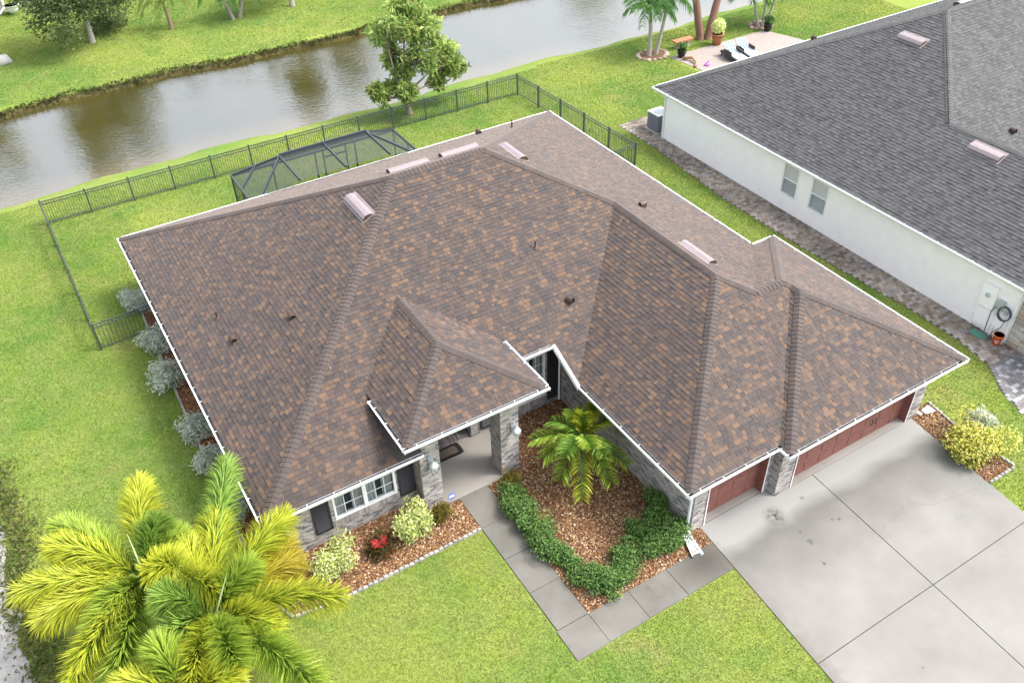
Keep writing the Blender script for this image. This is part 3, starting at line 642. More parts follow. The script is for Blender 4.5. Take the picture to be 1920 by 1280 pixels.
# ------------------------------------------------------------------ doors, windows, lamps
def window(parent, o, u, n, Wd, Ht, sashes=1, cols=3, rows=2, blind=None, fw=.07, meeting=False, curtain=True):
    o, u, n = V(*o), V(*u), V(*n); up = V(0, 0, 1)
    f = MB()
    for a, z, w, h in ((0, 0, Wd, fw), (0, Ht - fw, Wd, fw), (0, fw, fw, Ht - 2 * fw), (Wd - fw, fw, fw, Ht - 2 * fw)): f.obox(o + u * a + up * z - n * .08, u, n, up, w, .105, h)
    sw = (Wd - 2 * fw) / sashes
    for i in range(1, sashes): f.obox(o + u * (fw + sw * i - .06) + up * fw - n * .08, u, n, up, .12, .103, Ht - 2 * fw)
    w = f.build('window', M['white'], parent)
    for i in range(sashes):
        a0 = fw + sw * i + (.06 if i else 0); a1 = fw + sw * (i + 1) - (.06 if i < sashes - 1 else 0)
        MB().obox(o + u * a0 + up * fw - n * .05, u, n, up, a1 - a0, .006, Ht - 2 * fw).build('pane', M['glass'], w)
        mu = MB()
        for k in range(1, cols): mu.obox(o + u * (a0 + (a1 - a0) * k / cols - .009) + up * fw - n * .043, u, n, up, .018, .012, Ht - 2 * fw)
        for k in range(1, rows): mu.obox(o + u * a0 + up * (fw + (Ht - 2 * fw) * k / rows - .009) - n * .0425, u, n, up, a1 - a0, .012, .018)
        if meeting: mu.obox(o + u * a0 + up * (Ht / 2 - .025) - n * .045, u, n, up, a1 - a0, .045, .05)
        if mu.v: mu.build('muntin', M['white'], w)
        if curtain:
            cb = MB(); K = 26; vs_ = []
            for k in range(K + 1):
                q = o + u * (a0 + (a1 - a0) * k / K) - n * (.15 + .035 * math.sin(k * 1.9 + i)); vs_ += [q, q + up * (Ht - .02)]
            cb.add(vs_, [(2 * k, 2 * k + 2, 2 * k + 3, 2 * k + 1) for k in range(K) if not K * .38 < k < K * .60]).build('curtain', M['curtain'], w)
        if blind:
            MB().obox(o + u * a0 + up * (Ht / 2) - n * .062, u, n, up, a1 - a0, .008, Ht / 2 - fw).build('roller_shade', M['stucco'], w)
            MB().obox(o + u * a0 + up * fw - n * .16, u, n, up, a1 - a0, .008, Ht / 2 - fw).build('insect_screen', M['galv'], w)
            bb = MB(); k = 0
            while k * .045 < Ht - 2 * fw: bb.obox(o + u * a0 + up * (fw + k * .045) - n * .10, u, unit(n - up * .5), unit(up + n * .5), a1 - a0, .03, .004); k += 1
            bb.build('blind', blind, w)
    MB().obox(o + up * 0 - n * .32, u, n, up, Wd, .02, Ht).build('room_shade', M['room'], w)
    return w
window(house, (2.15, .75, .75), (1, 0, 0), (0, -1, 0), 2.0, 1.37, 2, 3, 3)
window(house, (8.5, 2.15, .5), (1, 0, 0), (0, -1, 0), 1.92, 1.95, 2, 3, 4)
def shutter(parent, o, u, n, Wd, Ht):
    o, u, n = V(*o), V(*u), V(*n); up = V(0, 0, 1); f = MB()
    for a, z, w, h in ((0, 0, Wd, .07), (0, Ht - .07, Wd, .07), (0, .07, .06, Ht - .14), (Wd - .06, .07, .06, Ht - .14)): f.obox(o + u * a + up * z, u, n, up, w, .05, h)
    f.obox(o + u * .03 + up * .03, u, n, up, Wd - .06, .012, Ht - .06); s = f.build('shutter', M['shutter'], parent)
    k = .09
    while k < Ht - .1: MB().obox(o + u * .06 + up * k + n * .012, u, unit(n - up * .6), unit(up + n * .6), Wd - .12, .032, .012).build('slat', M['shutter'], s); k += .055
shutter(house, (1.49, .738, .52), (1, 0, 0), (0, -1, 0), .54, 1.6)
shutter(house, (4.22, .738, .52), (1, 0, 0), (0, -1, 0), .54, 1.6)
shutter(house, (10.5, 2.138, .25), (1, 0, 0), (0, -1, 0), .54, 2.2)
shutter(house, (7.85, 2.138, .25), (1, 0, 0), (0, -1, 0), .5, 2.2)
# front door
d = MB().box(5.86, 3.30, .17, 6.94, 3.36, 2.2).build('front_door', M['shutter'], house)
for i in range(2):
    for j in range(3): MB().box(5.98 + i * .46, 3.285, .35 + j * .6, 6.36 + i * .46, 3.31, .83 + j * .6).build('door_panel', M['shutter'], d)
MB().lathe((6.85, 3.30, 1.1), [(.008, 0), (.01, .03), (.03, .05), (.03, .07), (.01, .085)], 10, axis=V(0, -1, 0)).build('door_knob', M['galv'], d)
def garage_door(x0, x1, y, cols):
    g = MB().box(x0, y, .03, x1, y + .06, 2.16).build('garage_door', M['garage'], house); n = 4; h = 2.1 / n
    for i in range(n):
        MB().box(x0 + .004, y - .022, .036 + i * h, x1 - .004, y + .004, .036 + (i + 1) * h - .012).build('door_section', M['garage'], g)
        for k in range(cols):
            w = (x1 - x0) / cols; MB().box(x0 + k * w + .12, y - .034, .036 + i * h + .09, x0 + (k + 1) * w - .12, y - .02, .036 + (i + 1) * h - .10).build('door_panel', M['garage'], g)
    return g
g1 = garage_door(11.58, 13.91, -4.50, 4); g2 = garage_door(14.82, 20.09, -4.85, 8)
for x in (18.55, 18.72): MB().tube([(x, -4.87, .55), (x, -4.93, .57), (x, -4.93, .75), (x, -4.87, .77)], .013, 6).build('handle', M['black'], g2)
for x0, x1, y0, y1 in ((11.53, 11.59, -4.80, -4.44), (13.90, 13.96, -4.80, -4.44), (14.77, 14.83, -5.125, -4.80), (20.08, 20.14, -5.125, -4.80)):
    MB().box(x0, y0, .035, x1, y1, 2.14).build('door_jamb', M['white'] if 0 else M['garage'], house)
for x, y in ((11.545, -4.815), (13.905, -4.815), (14.79, -5.135), (20.09, -5.135)): MB().box(x, y, .035, x + .035, y + .02, 2.16).build('door_trim', M['white'], house)
def lantern(x, y, z):
    """wall lantern: bracket plate, scroll arm, bell hood, glass cage, finial"""
    l = MB().box(x - .06, y - .02, z - .02, x + .06, y + .02, z + .26).build('wall_lantern', M['galv'], house); c = V(x, y - .22, z)
    MB().tube([V(x, y - .01, z + .2), V(x, y - .08, z + .30), V(x, y - .17, z + .29), V(x, y - .22, z + .2)], .014, 8).build('arm', M['galv'], l)
    MB().tube([V(x, y - .01, z + .05), V(x, y - .07, z + .0), V(x, y - .1, z + .06), V(x, y - .13, z + .12)], .010, 6).build('scroll', M['galv'], l)
    MB().lathe(c, [(.02, .21), (.03, .19), (.07, .16), (.13, .10), (.15, .05), (.145, .04)], 16).build('hood', M['galv'], l, None, True)
    MB().lathe(c, [(.11, .045), (.105, -.05), (.07, -.16), (.05, -.19)], 12).build('glass', M['lampglass'], l, None, True)
    for k in range(4):
        a = k * math.pi / 2 + .78; e = V(math.cos(a), math.sin(a), 0); MB().tube([c + e * .13 + V(0, 0, .05), c + e * .115 + V(0, 0, -.06), c + e * .05 + V(0, 0, -.2)], .008, 5).build('cage_rib', M['white'], l)
    MB().lathe(c, [(.055, -.19), (.05, -.22), (.02, -.25), (.012, -.30), (.004, -.32)], 10).build('finial', M['galv'], l)
lantern(5.13, .25, 1.95); lantern(7.93, .15, 1.95)
# downspouts
def downspout(pts, name='downspout', parent=None, w=.04):
    mb = MB(); pts = [V(*p) for p in pts]; mb.tube(pts, w * 1.2, 4); return mb.build(name, M['white'], parent)
downspout([(.35, .06, 2.5), (.35, .1, 2.42), (.74, .69, 2.2), (.74, .69, .12), (.60, .50, .08)], parent=house)
downspout([(10.29, -5.2, 2.5), (10.4, -5.1, 2.4), (11.0, -4.70, 2.15), (11.0, -4.70, .12), (10.95, -4.95, .08)], parent=house)
downspout([(20.74, -5.0, 2.4), (20.76, -5.0, .1), (20.85, -5.2, .06)], parent=house)
downspout([(10.95, 2.05, 2.35), (10.95, 2.05, .1)], parent=house, w=.035)
# roof vents: long low-profile exhaust vents, pipes and gooseneck caps
def long_vent(parent, a, b, side, m=MP, wd=.36, name='roof_vent'):
    """vent along a-b (on the slope), hood open on its lower side"""
    a, b = V(*a), V(*b); u, w3 = frame(side, 0, 0, m)[1:3]; n = np.cross(u, w3); d = b - a; d = d - n * (d @ n); L = np.linalg.norm(d); d = d / L; up = unit(np.cross(n, d)); up = up if up @ w3 > 0 else -up
    o = a - d * .0
    base = MB().obox(o - up * .12 - d * .05 + n * .016, d, up, n, L + .1, wd + .2, .008).build(name, M['ventm'], parent)
    pr = [(-.06, .05), (-.03, .115), (.10, .165), (.24, .13), (wd, .022), (wd, .010), (.22, .10), (.1, .14), (0, .10), (-.03, .05)]
    A = [o + up * s + n * h for s, h in pr]; B = [q + d * L for q in A]; k = len(pr)
    MB().add(A + B, [(i, (i + 1) % k, (i + 1) % k + k, i + k) for i in range(k)]).build('hood', M['ventm'], base)
    for q in (o, o + d * (L - .006)): MB().add([q + up * s + n * h for s, h in pr[:5]] + [q + up * wd + n * .01, q + n * .01], [tuple(range(7))]).build('end_cap', M['copper'], base)
    MB().obox(o + n * .018 + up * .02, d, up, n, L, .01, .07).build('baffle', M['black'], base)
def onL(y, x): return V(x, y, Z(x))
long_vent(ro, onL(9.05, 6.85), onL(7.45, 6.85), 'L')
long_vent(ro, V(13.42, 7.95, Z(20.3 - 13.42)), V(13.42, 9.3, Z(20.3 - 13.42)), 'R')
long_vent(ro, V(16.0, .55, Z(20.3 - 16)), V(16.0, 2.0, Z(20.3 - 16)), 'R')
long_vent(ro, V(10.35, 9.9, Z(6.9)), V(8.8, 9.9, Z(6.9)), 'B'); long_vent(ro, V(12.4, 9.9, Z(6.9)), V(10.9, 9.9, Z(6.9)), 'B')
def pipe(parent, p, h=.28, r=.03):
    p = V(*p); f = MB().lathe(p - V(0, 0, .03), [(.11, 0), (.09, .04), (r + .012, .10), (r + .008, .13)], 12).build('pipe_flashing', M['copper'], parent); MB().lathe(p, [(r, 0), (r, h)], 10).build('vent_pipe', M['copper'], f)
def goose(parent, p, dr):
    """short hooded exhaust: a half barrel opening down the slope"""
    p = V(*p); dr = V(*dr); s = V(-dr[1], dr[0], 0); mb = MB(); N = 9; A = []
    for k in range(N):
        t_ = math.pi * k / (N - 1); A.append(p + s * .10 * math.cos(t_) + V(0, 0, .05 + .12 * math.sin(t_)))
    A = [p + s * .10 - V(0, 0, .06)] + A + [p - s * .10 - V(0, 0, .06)]; B = [q + dr * .24 for q in A]; n_ = len(A); Ai = [p + dr * .24 + (q - p) * .84 for q in A]
    mb.add(A + B, [(i, i + 1, i + 1 + n_, i + n_) for i in range(n_ - 1)] + [tuple(range(n_))]); o = mb.build('exhaust_cap', M['copper'], parent)
    MB().add([q - dr * .04 for q in Ai], [tuple(range(n_))]).build('opening', M['black'], o)
pipe(ro, onL(8.53, 1.63)); pipe(ro, (11.57, 4.49, Z(4.49))); pipe(ro, (16.28, 13.66, Z(3.14)), .38)
goose(ro, onL(7.15, 1.70), (0, -1, 0)); goose(ro, onL(6.15, 3.45), (0, -1, 0)); goose(ro, V(11.55, 2.55, Z(2.55)), (.3, -.95, 0)); goose(ro, V(16.5, 5.1, Z(3.8)), (1, 0, 0)); goose(ro, V(15.7, 15.5, Z(1.3)), (0, 1, 0))

# door mat
mt = thing('door_mat', 'black scalloped door mat with tan oval on the porch floor', 'mat', (6.4, 2.0, .05)); x0, y0, x1, y1 = 6.0, 1.68, 6.98, 2.22
pts = []
for k in range(44):
    t_ = 2 * math.pi * k / 44; ex = np.sign(math.cos(t_)) * abs(math.cos(t_)) ** .25; ey = np.sign(math.sin(t_)) * abs(math.sin(t_)) ** .25; sc = 1 + .02 * (-1) ** k; pts.append(((x0 + x1) / 2 + (x1 - x0) / 2 * ex * sc, (y0 + y1) / 2 + (y1 - y0) / 2 * ey * sc))
sheet('border', pts, .064, M['black'], .014, mt, None); sheet('mat_pile', [((x0 + x1) / 2 + (px - (x0 + x1) / 2) * .68, (y0 + y1) / 2 + (py - (y0 + y1) / 2) * .62) for px, py in pts], 0.068, plain('mat_brown', (.10, .08, .065), .95), .01, mt, None)
# splash block trough at the garage corner and yard sign
q0, q1 = at(1283, 1003), at(1308, 1045); d = unit((q1 - q0)); s = V(-d[1], d[0], 0); L = np.linalg.norm(q1 - q0)
mb = MB(); pr = [(-.09, .12), (-.07, .03), (.07, .03), (.09, .12), (.105, .12), (.085, .015), (-.085, .015), (-.105, .12)]
A = [q0 + s * a + V(0, 0, b + .05) for a, b in pr]; B = [q1 + s * a * 1.7 + V(0, 0, b) for a, b in pr]; mb.add(A + B, [(i, (i + 1) % 8, (i + 1) % 8 + 8, i + 8) for i in range(8)] + [tuple(range(8))])
tag(mb.build('splash_trough', M['white']), 'white flared splash trough below the downspout beside the driveway', 'splash trough')
mb = MB(); q0 = V(20.95, -5.2, .03); mb.add([q0 + V(a, b * 1., c) for a, b, c in ((0, -.1, .1), (.4, -.16, .06), (.4, .16, .06), (0, .1, .1), (0, -.07, .03), (.4, -.13, .0), (.4, .13, .0), (0, .07, .03))], BOXF)
tag(mb.build('splash_block', M['white']), 'small white splash block in the mulch beside the double garage pier', 'splash block')
sg = thing('yard_sign', 'small blue and white yard sign on a stake beside the porch', 'sign', at(848, 942)); b = at(848, 945)
MB().tube([b, b + V(0, 0, .42)], .012, 6).build('stake', M['galv'], sg)
oc = [b + V(.13 * math.cos(k * math.pi / 4 + .39), -.02, .40 + .15 * math.sin(k * math.pi / 4 + .39)) for k in range(8)]
MB().add(oc + [q + V(0, .012, 0) for q in oc], [tuple(range(8)), tuple(range(15, 7, -1))] + [(i, i + 8, (i + 1) % 8 + 8, (i + 1) % 8) for i in range(8)]).build('plate', plain('sign_blue', (.12, .18, .5), .4), sg)
MB().obox(b + V(-.085, -.026, .36), V(1, 0, 0), V(0, 1, 0), V(0, 0, 1), .17, .005, .085).build('white_band', M['white'], sg)

# ------------------------------------------------------------------ screen enclosure
ce = thing('screen_enclosure', 'dark framed screened patio cage behind the brown roof', 'screen enclosure', (9.4, 18, 0))
xl, xr, yb, yf_, ze, zt = 5.43, 13.3, 19.65, 16.35, 2.42, 3.1; tx0, tx1, ty = 7.5, 11.65, 18.85
E1, E2, E3, E4 = V(xl, yb, ze), V(xr, yb, ze), V(xr, yf_, ze), V(xl, yf_, ze); T1, T2, T3, T4 = V(tx0, ty, zt), V(tx1, ty, zt), V(tx1, yf_, zt), V(tx0, yf_, zt)
def bar(a, b, w=.07, h=.11, nm='beam'):
    a, b = V(*a), V(*b); d = b - a; L = np.linalg.norm(d); d = d / L; s = unit(np.cross(d, V(0, 0, 1))) if abs(d[2]) < .99 else V(1, 0, 0); n = np.cross(s, d)
    MB().obox(a - s * w / 2 - n * h / 2, d, s, n, L, w, h).build(nm, M['bronze'], ce)
for a, b in ((E1, E2), (E2, E3), (E1, E4), (T1, T4), (T2, T3), (T1, E1), (T2, E2), (T1, E4), (T2, E3)): bar(a, b)
bar(T1, T2, .08, .26); tm = (T1 + T2) / 2; bar(tm, V(tm[0], yf_, zt)); bar((T1 + E1) / 2 + V(-.0, -.0, 0), V(xl, 18.2, ze))
for x in (xl, 7.3, 9.33, 9.72, 10.83, 11.3, xr): bar((x, yb, 0), (x, yb, ze), .06, .06, 'post')
for y in (16.5, 18.1): bar((xl, y, 0), (xl, y, ze), .06, .06, 'post'); bar((xr, y, 0), (xr, y, ze), .06, .06, 'post')
bar((9.72, yb, 2.05), (10.83, yb, 2.05), .05, .08, 'rail'); bar((xl, yb, .9), (xr, yb, .9), .04, .05, 'rail'); bar((xl, yb, .05), (xr, yb, .05), .05, .08, 'rail'); bar((xl, yf_, .9), (xl, yb, .9), .04, .05, 'rail')
for nm, q in (('screen_panel', [E1, E2, T2, T1]), ('screen_panel', [E1, T1, E4]), ('screen_panel', [E2, E3, T2]), ('screen_panel', [T1, T2, T3, T4]), ('screen_panel', [E4, T1, T4]), ('screen_panel', [E3, T3, T2]),
              ('screen_panel', [V(xl, yb, .05), V(xr, yb, .05), E2, E1]), ('screen_panel', [V(xl, yf_, .05), V(xl, yb, .05), E1, E4]), ('screen_panel', [V(xr, yf_, .05), V(xr, yb, .05), E2, E3])):
    MB().add(q, [tuple(range(len(q)))]).build(nm, M['screen'], ce)

# ------------------------------------------------------------------ picket fences
_fm = {}
def fm(key, dims):
    if key not in _fm: mb = MB().box(*dims); _fm[key] = mb.mesh(key); _fm[key].materials.append(M['fence'])
    return _fm[key]
def fence(label, p0, p1, npan, h=1.2, npk=16, first=True, last=True):
    p0, p1 = V(*p0, 0), V(*p1, 0); d = p1 - p0; L = np.linalg.norm(d); d = d / L; a = math.atan2(d[1], d[0]); R_ = Matrix.Rotation(a, 4, 'Z'); fe = thing('picket_fence', label, 'fence', p0)
    post = MB().box(-.035, -.035, 0, .035, .035, h + .05); post.add([(-.045, -.045, h + .05), (.045, -.045, h + .05), (.045, .045, h + .05), (-.045, .045, h + .05), (-.02, -.02, h + .085), (.02, -.02, h + .085), (.02, .02, h + .085), (-.02, .02, h + .085)], BOXF)
    pm = post.mesh('post'); pm.materials.append(M['fence']); pk = fm('picket', (-.008, -.008, .05, .008, .008, h - .005))
    s = L / npan
    for i in range(npan + 1):
        if (i == 0 and not first) or (i == npan and not last): continue
        link('post', pm, fe, None, Matrix.Translation(Vector(p0 + d * s * i)) @ R_)
    rl = fm('rail%.3f' % s, (.03, -.017, -.016, s - .03, .017, .016)); rl.name = 'rail'
    for i in range(npan):
        for z in (h - .02, h - .17, .12): link('rail', rl, fe, None, Matrix.Translation(Vector(p0 + d * s * i + V(0, 0, z))) @ R_)
        for k in range(npk): link('picket', pk, fe, None, Matrix.Translation(Vector(p0 + d * (s * i + s * (k + 1) / (npk + 1)))) @ R_)
fence('long dark metal picket fence running along the pond', (-2.15, 24.5), (23.1, 24.3), 13)
fence('dark metal picket fence between the brown house and the neighbouring lawn', (23.1, 24.3), (23.5, 14.0), 5, first=False)
fence('dark metal picket fence crossing the open side lawn', (-2.15, 24.5), (-2.03, 13.8), 5, first=False)
fence('short dark fence closing the gap beside the silver shrubs', (-2.03, 13.8), (.68, 13.95), 1, npk=18, first=False)
fence('short dark fence return behind the garage side of the brown roof', (23.5, 14.0), (19.72, 13.9), 2, npk=14, first=False)

# ------------------------------------------------------------------ neighbouring house
nb = thing('stucco_house', 'white stucco house with a dark grey shingle hip roof', 'house', (32, 5, 0)); NM = .515; XN = 26.1; zn = lambda d: H0 + NM * d
GR = [(0.0581, 0.0581, 0.059), (0.0657, 0.0657, 0.0666), (0.0506, 0.0506, 0.0514), (0.0723, 0.0723, 0.0733), (0.061, 0.061, 0.0619), (0.044, 0.044, 0.0447)]
nsh, ndk = [], []; NW = (26.1, 34.9, -30, 11.6, H0, NM); NMn = (26.1, 60, -1.7, 16.2, H0, NM)
slope('L', XN, H0, NM, [[(26.1, 2.8), (30.5, 2.8), (34.97, 7.27), (26.1, 16.2)], [(26.1, -8), (30.5, -8), (30.5, 2.8), (26.1, 2.8)]], [], GR, nsh, ndk, 0.148, (.14, .18, .22, .27), seed=21)
slope('F', -1.7, H0, NM, [[(34.95, 7.25), (50, 7.25), (50, -1.7), (34.9, -1.7), (30.4, 2.75)]], [NW], GR, nsh, ndk, 0.148, (.14, .18, .22, .27), seed=22)
slope('R', 34.9, H0, NM, [[(30.5, -8), (34.9, -8), (34.9, -1.7), (30.5, 2.7)]], [NMn], GR, nsh, ndk, 0.148, (.14, .18, .22, .27), seed=23)
slope('B', 16.2, H0, NM, [[(26.1, 16.2), (35.05, 7.25), (50, 7.25), (50, 16.2)]], [], GR, nsh, ndk, 0.148, (.14, .18, .22, .27), seed=24)
rb = MB()
for d in ndk: rb.add(d, [tuple(range(len(d)))])
nro = rb.build('roof', M['deckg'], nb); pieces(nsh, 'shingle', M['shingle_grey'], nro)
mF, mR, mB, mL = NRM('F', NM), NRM('R', NM), NRM('B', NM), NRM('L', NM)
PN = (35.05, 7.25, zn(8.95)); QN = (30.5, 2.75, zn(4.4))
caps([((26.2, 16.1, zn(.1)), PN, mL, mB), (PN, (50, 7.25, zn(8.95)), mF, mB), (QN, PN, mL, mF), (QN, (30.5, -8, zn(4.4)), mL, mR)], [(.07, .07, .07), (.08, .08, .079)], M['shingle_grey'], nro, 200)
for p0, p1, o, e in (((XN, -8, H0), (XN, 16.2, H0), (-1, 0, 0), (0, 0)), ((XN, 16.2, H0), (50, 16.2, H0), (0, 1, 0), (-.118, 0))): gutter(nb, p0, p1, o, True, e)
MB().box(26.24, -8, 2.44, 26.6, 16.06, 2.46).box(26.6, 15.6, 2.44, 50, 16.06, 2.461).build('soffit', M['soffit'], nb)
def nwall(a, b, ops):
    mb = MB(); ys_ = sorted({a, b, *[q for o in ops for q in o[:2]]})
    for y0, y1 in zip(ys_[:-1], ys_[1:]):
        op = [o for o in ops if o[0] <= y0 + 1e-6 and o[1] >= y1 - 1e-6]
        if op: mb.box(26.5, y0, 0, 26.7, y1, op[0][2]); mb.box(26.5, y0, op[0][3], 26.7, y1, 2.46)
        else: mb.box(26.5, y0, 0, 26.7, y1, 2.46)
    return mb.build('wall', M['stucco'], nb)
nwall(-4.36, 15.6, [(6.38, 7.32, .80, 2.32), (4.70, 5.66, .80, 2.32)])
MB().box(26.7, 15.4, 0, 50, 15.6, 2.46).build('wall', M['stucco'], nb)
bl = plain('blind_white', (.75, .78, .78), .7)
window(nb, (26.5, 7.32, .80), (0, -1, 0), (-1, 0, 0), .94, 1.52, 1, 1, 1, bl, .06, True, False); window(nb, (26.5, 5.66, .80), (0, -1, 0), (-1, 0, 0), .96, 1.52, 1, 1, 1, bl, .06, True, False)
# stone veneer beyond the downspout
sv = MB().box(26.5, -8, 0, 26.7, -4.37, 2.46).build('stone_wall', M['mortar'], nb); it = []
z = .0
while z < 2.4:
    hz = random.choice((.09, .12, .15)); y = -4.40
    while y > -7.6:
        L = random.uniform(.2, .5); it.append(dict(o=V(26.5, y, z), u=V(0, -1, 0), v=V(0, 0, 1), n=V(-1, 0, 0), a=round(L - .012, 2), b=hz - .012, c=random.choice((.03, .045, .06)), col=random.choice([(.42, .38, .33), (.5, .47, .43), (.32, .29, .27), (.38, .30, .22)]))); y -= L
    z += hz
pieces(it, 'stone', M['brick'], sv, 120)
downspout([(26.2, -4.1, 2.5), (26.45, -4.28, 2.3), (26.45, -4.28, .1), (26.3, -4.28, .06)], parent=nb); downspout([(26.25, 15.9, 2.5), (26.45, 15.52, 2.3), (26.45, 15.52, .05)], parent=nb)
def nz(x): return zn(x - XN)
def onN(px, py):
    d = CF + CR * (px - 960) / FPX - CU * (py - 640) / FPX; n = V(-NM, 0, 1); k = (H0 - NM * XN - n @ CAM) / (n @ d); return CAM + d * k
for a, b in (((1682, 72), (1728, 88)), ((1815, 278), (1872, 305))):
    p, q = onN(*a), onN(*b); x = (p[0] + q[0]) / 2; long_vent(nro, (x, p[1], nz(x)), (x, q[1], nz(x)), 'L', NM, .42)
goose(nro, V(33.0, 1.6, zn(3.3)), (0, -1, 0)); x = 33.5; goose(nro, V(36.5, 15.3, zn(.9)), (0, 1, 0))
long_vent(nro, (39.5, 8.6, zn(7.6)), (37.6, 8.6, zn(7.6)), 'B', NM); long_vent(nro, (43, 8.6, zn(7.6)), (41, 8.6, zn(7.6)), 'B', NM)
# services on the white wall
eb = MB().box(26.36, -3.5, 1.05, 26.5, -2.92, 2.0).build('meter_cabinet', M['stucco'], nb); MB().lathe((26.36, -3.2, 1.6), [(.09, 0), (.09, .05), (.06, .09)], 14, axis=V(-1, 0, 0)).build('meter', M['galv'], eb)
MB().box(26.40, -3.62, .25, 26.5, -2.95, 1.0).build('service_panel', M['stucco'], nb); MB().box(26.38, -3.86, 1.2, 26.5, -3.6, 1.62).build('breaker_box', M['galv'], nb)
for y in (-2.9, -3.72, -3.9): MB().tube([(26.45, y, .02), (26.45, y, .5)], .025, 8).build('conduit', M['stucco'], nb)
hr = thing('garden_hose', 'dark coiled garden hose hanging on the white stucco wall', 'hose', (26.4, -4.05, 1.2))
cp = []
for k in range(6 * 16 + 1):
    t_ = 2 * math.pi * k / 16; r_ = .24 + .012 * math.sin(k * .7); cp.append(V(26.42 - .03 * (k % 16 > 8) - .0012 * k, -4.0 + r_ * math.cos(t_), 1.22 + r_ * 1.1 * math.sin(t_)))
MB().tube(cp, .017, 6).build('coil', M['hose'], hr); MB().tube([(26.41, -3.78, 1.35), (26.38, -3.6, 1.32), (26.36, -3.52, 1.0), (26.36, -3.55, .1)], .016, 6).build('lead', M['hose'], hr)
MB().tube([(26.41, -4.1, .98), (26.38, -4.05, .6), (26.35, -3.85, .3), (26.3, -3.85, .05)], .014, 6).build('tail', M['hose'], hr); MB().box(26.42, -4.06, 1.14, 26.5, -3.94, 1.28).build('hanger', M['galv'], hr)
bk = thing('bucket', 'bright orange plastic bucket with a white square mark on the paver path', 'bucket', (26.22, -4.18, .03)); c = V(26.22, -4.18, .03)
MB().lathe(c, [(.14, 0), (.18, .38), (.195, .385), (.195, .41), (.175, .41), (.135, .16), (.0, .155)], 20).build('pail', M['orange'], bk, None, True)
MB().tube([c + V(.155 * math.cos(t_), .155 * math.sin(t_), .33 - .1 * abs(math.sin(t_))) for t_ in np.linspace(3.3, 6.1, 12)], .005, 5).build('handle', M['galv'], bk)
dv = unit(V(CAM[0], CAM[1], 0) - V(c[0], c[1], 0)); sv_ = V(-dv[1], dv[0], 0); mk = c + dv * .166 + V(0, 0, .19)
MB().add([mk + sv_ * a + V(0, 0, b) + dv * (b * .09 + .004 - abs(a) * .28) for a, b in ((-.085, 0), (0, -.085), (.085, 0), (0, .085))], [(0, 1, 2, 3)]).build('mark', M['white'], bk)
tag(sheet('valve_cover', [(25.95, -3.2), (26.3, -3.2), (26.3, -3.75), (25.95, -3.75)], .05, M['green_plastic'], .04, None, None), 'flat green valve cover set into the paver path', 'valve cover')
ac = thing('air_conditioner', 'dark louvred air conditioner box beside the white house corner', 'air conditioner', (27.0, 16.5, 0)); x0, y0 = 26.55, 16.05; 
MB().box(x0 + .05, y0 + .05, .04, x0 + .8, y0 + .8, .95).build('core', M['black'], ac); MB().box(x0 - .1, y0 - .1, .0, x0 + .95, y0 + .95, .05).build('pad', M['stonec'], ac)
gm = plain('ac_grey', (.20, .22, .24), .5)
for k in range(14):
    z = .1 + k * .06; mb = MB()
    for a in ((x0, y0, z, x0 + .85, y0 + .04, z + .035), (x0, y0 + .81, z, x0 + .85, y0 + .85, z + .035), (x0, y0 + .04, z, x0 + .04, y0 + .81, z + .035), (x0 + .81, y0 + .04, z, x0 + .85, y0 + .81, z + .035)): mb.box(*a)
    mb.build('louvre', gm, ac)
tp = MB().box(x0 - .01, y0 - .01, .95, x0 + .86, y0 + .86, 1.0).build('top', M['white'], ac); MB().lathe((x0 + .425, y0 + .425, 1.0), [(.33, 0), (.33, .02), (.25, .035), (.05, .04)], 20).build('fan_grille', M['galv'], ac)

# patio behind the neighbour's house
pt = sheet('patio', [(33.6, 23.6), (41.4, 23.6), (42.2, 21.2), (42.4, 15.6), (33.9, 15.6), (33.9, 21.2)], .03, M['patio'], .05)
def chaise(x, y, a, label):
    c = thing('chaise_lounge', label, 'chaise lounge', (x, y, .03), 'striped chaises on the far patio'); u, v = V(math.cos(a), math.sin(a), 0), V(-math.sin(a), math.cos(a), 0); o = V(x, y, .03); up = V(0, 0, 1)
    B = lambda nm, m, a0, b0, z0, l, w, h, ud=u, ud2=v, n=up: MB().obox(o + u * a0 + v * b0 + up * z0, ud, ud2, n, l, w, h).build(nm, m, c)
    B('frame', M['wicker'], 0, 0, .2, 1.95, .72, .1); bu = unit(u * .8 + up * .6)
    def cush(nm, oo, d, n, l):
        m = MB().obox(V(0, 0, 0), V(1, 0, 0), V(0, 1, 0), V(0, 0, 1), l, .66, .09).mesh(nm); m.materials.append(M['cushion']); link(nm, m, c, None, Matrix([[d[i], v[i], n[i], oo[i]] for i in range(3)] + [[0, 0, 0, 1]]))
    cush('seat_cushion', o + v * .03 + up * .30, u, up, 1.25); cush('back_cushion', o + u * 1.24 + v * .03 + up * .30, bu, unit(up * .8 - u * .6), .75)
    for a0 in (.05, 1.8):
        for b0 in (.02, .64): B('leg', M['wicker'], a0, b0, 0, .06, .06, .2)
    B('armrest', M['wicker'], .75, -.06, .2, .62, .06, .38); B('armrest', M['wicker'], .75, .72, .2, .62, .06, .38)
chaise(36.75, 20.1, 1.42, 'striped cushion chaise on the patio beside the terracotta pot'); chaise(37.75, 20.1, 1.42, 'striped cushion chaise on the patio, farther from the driftwood')
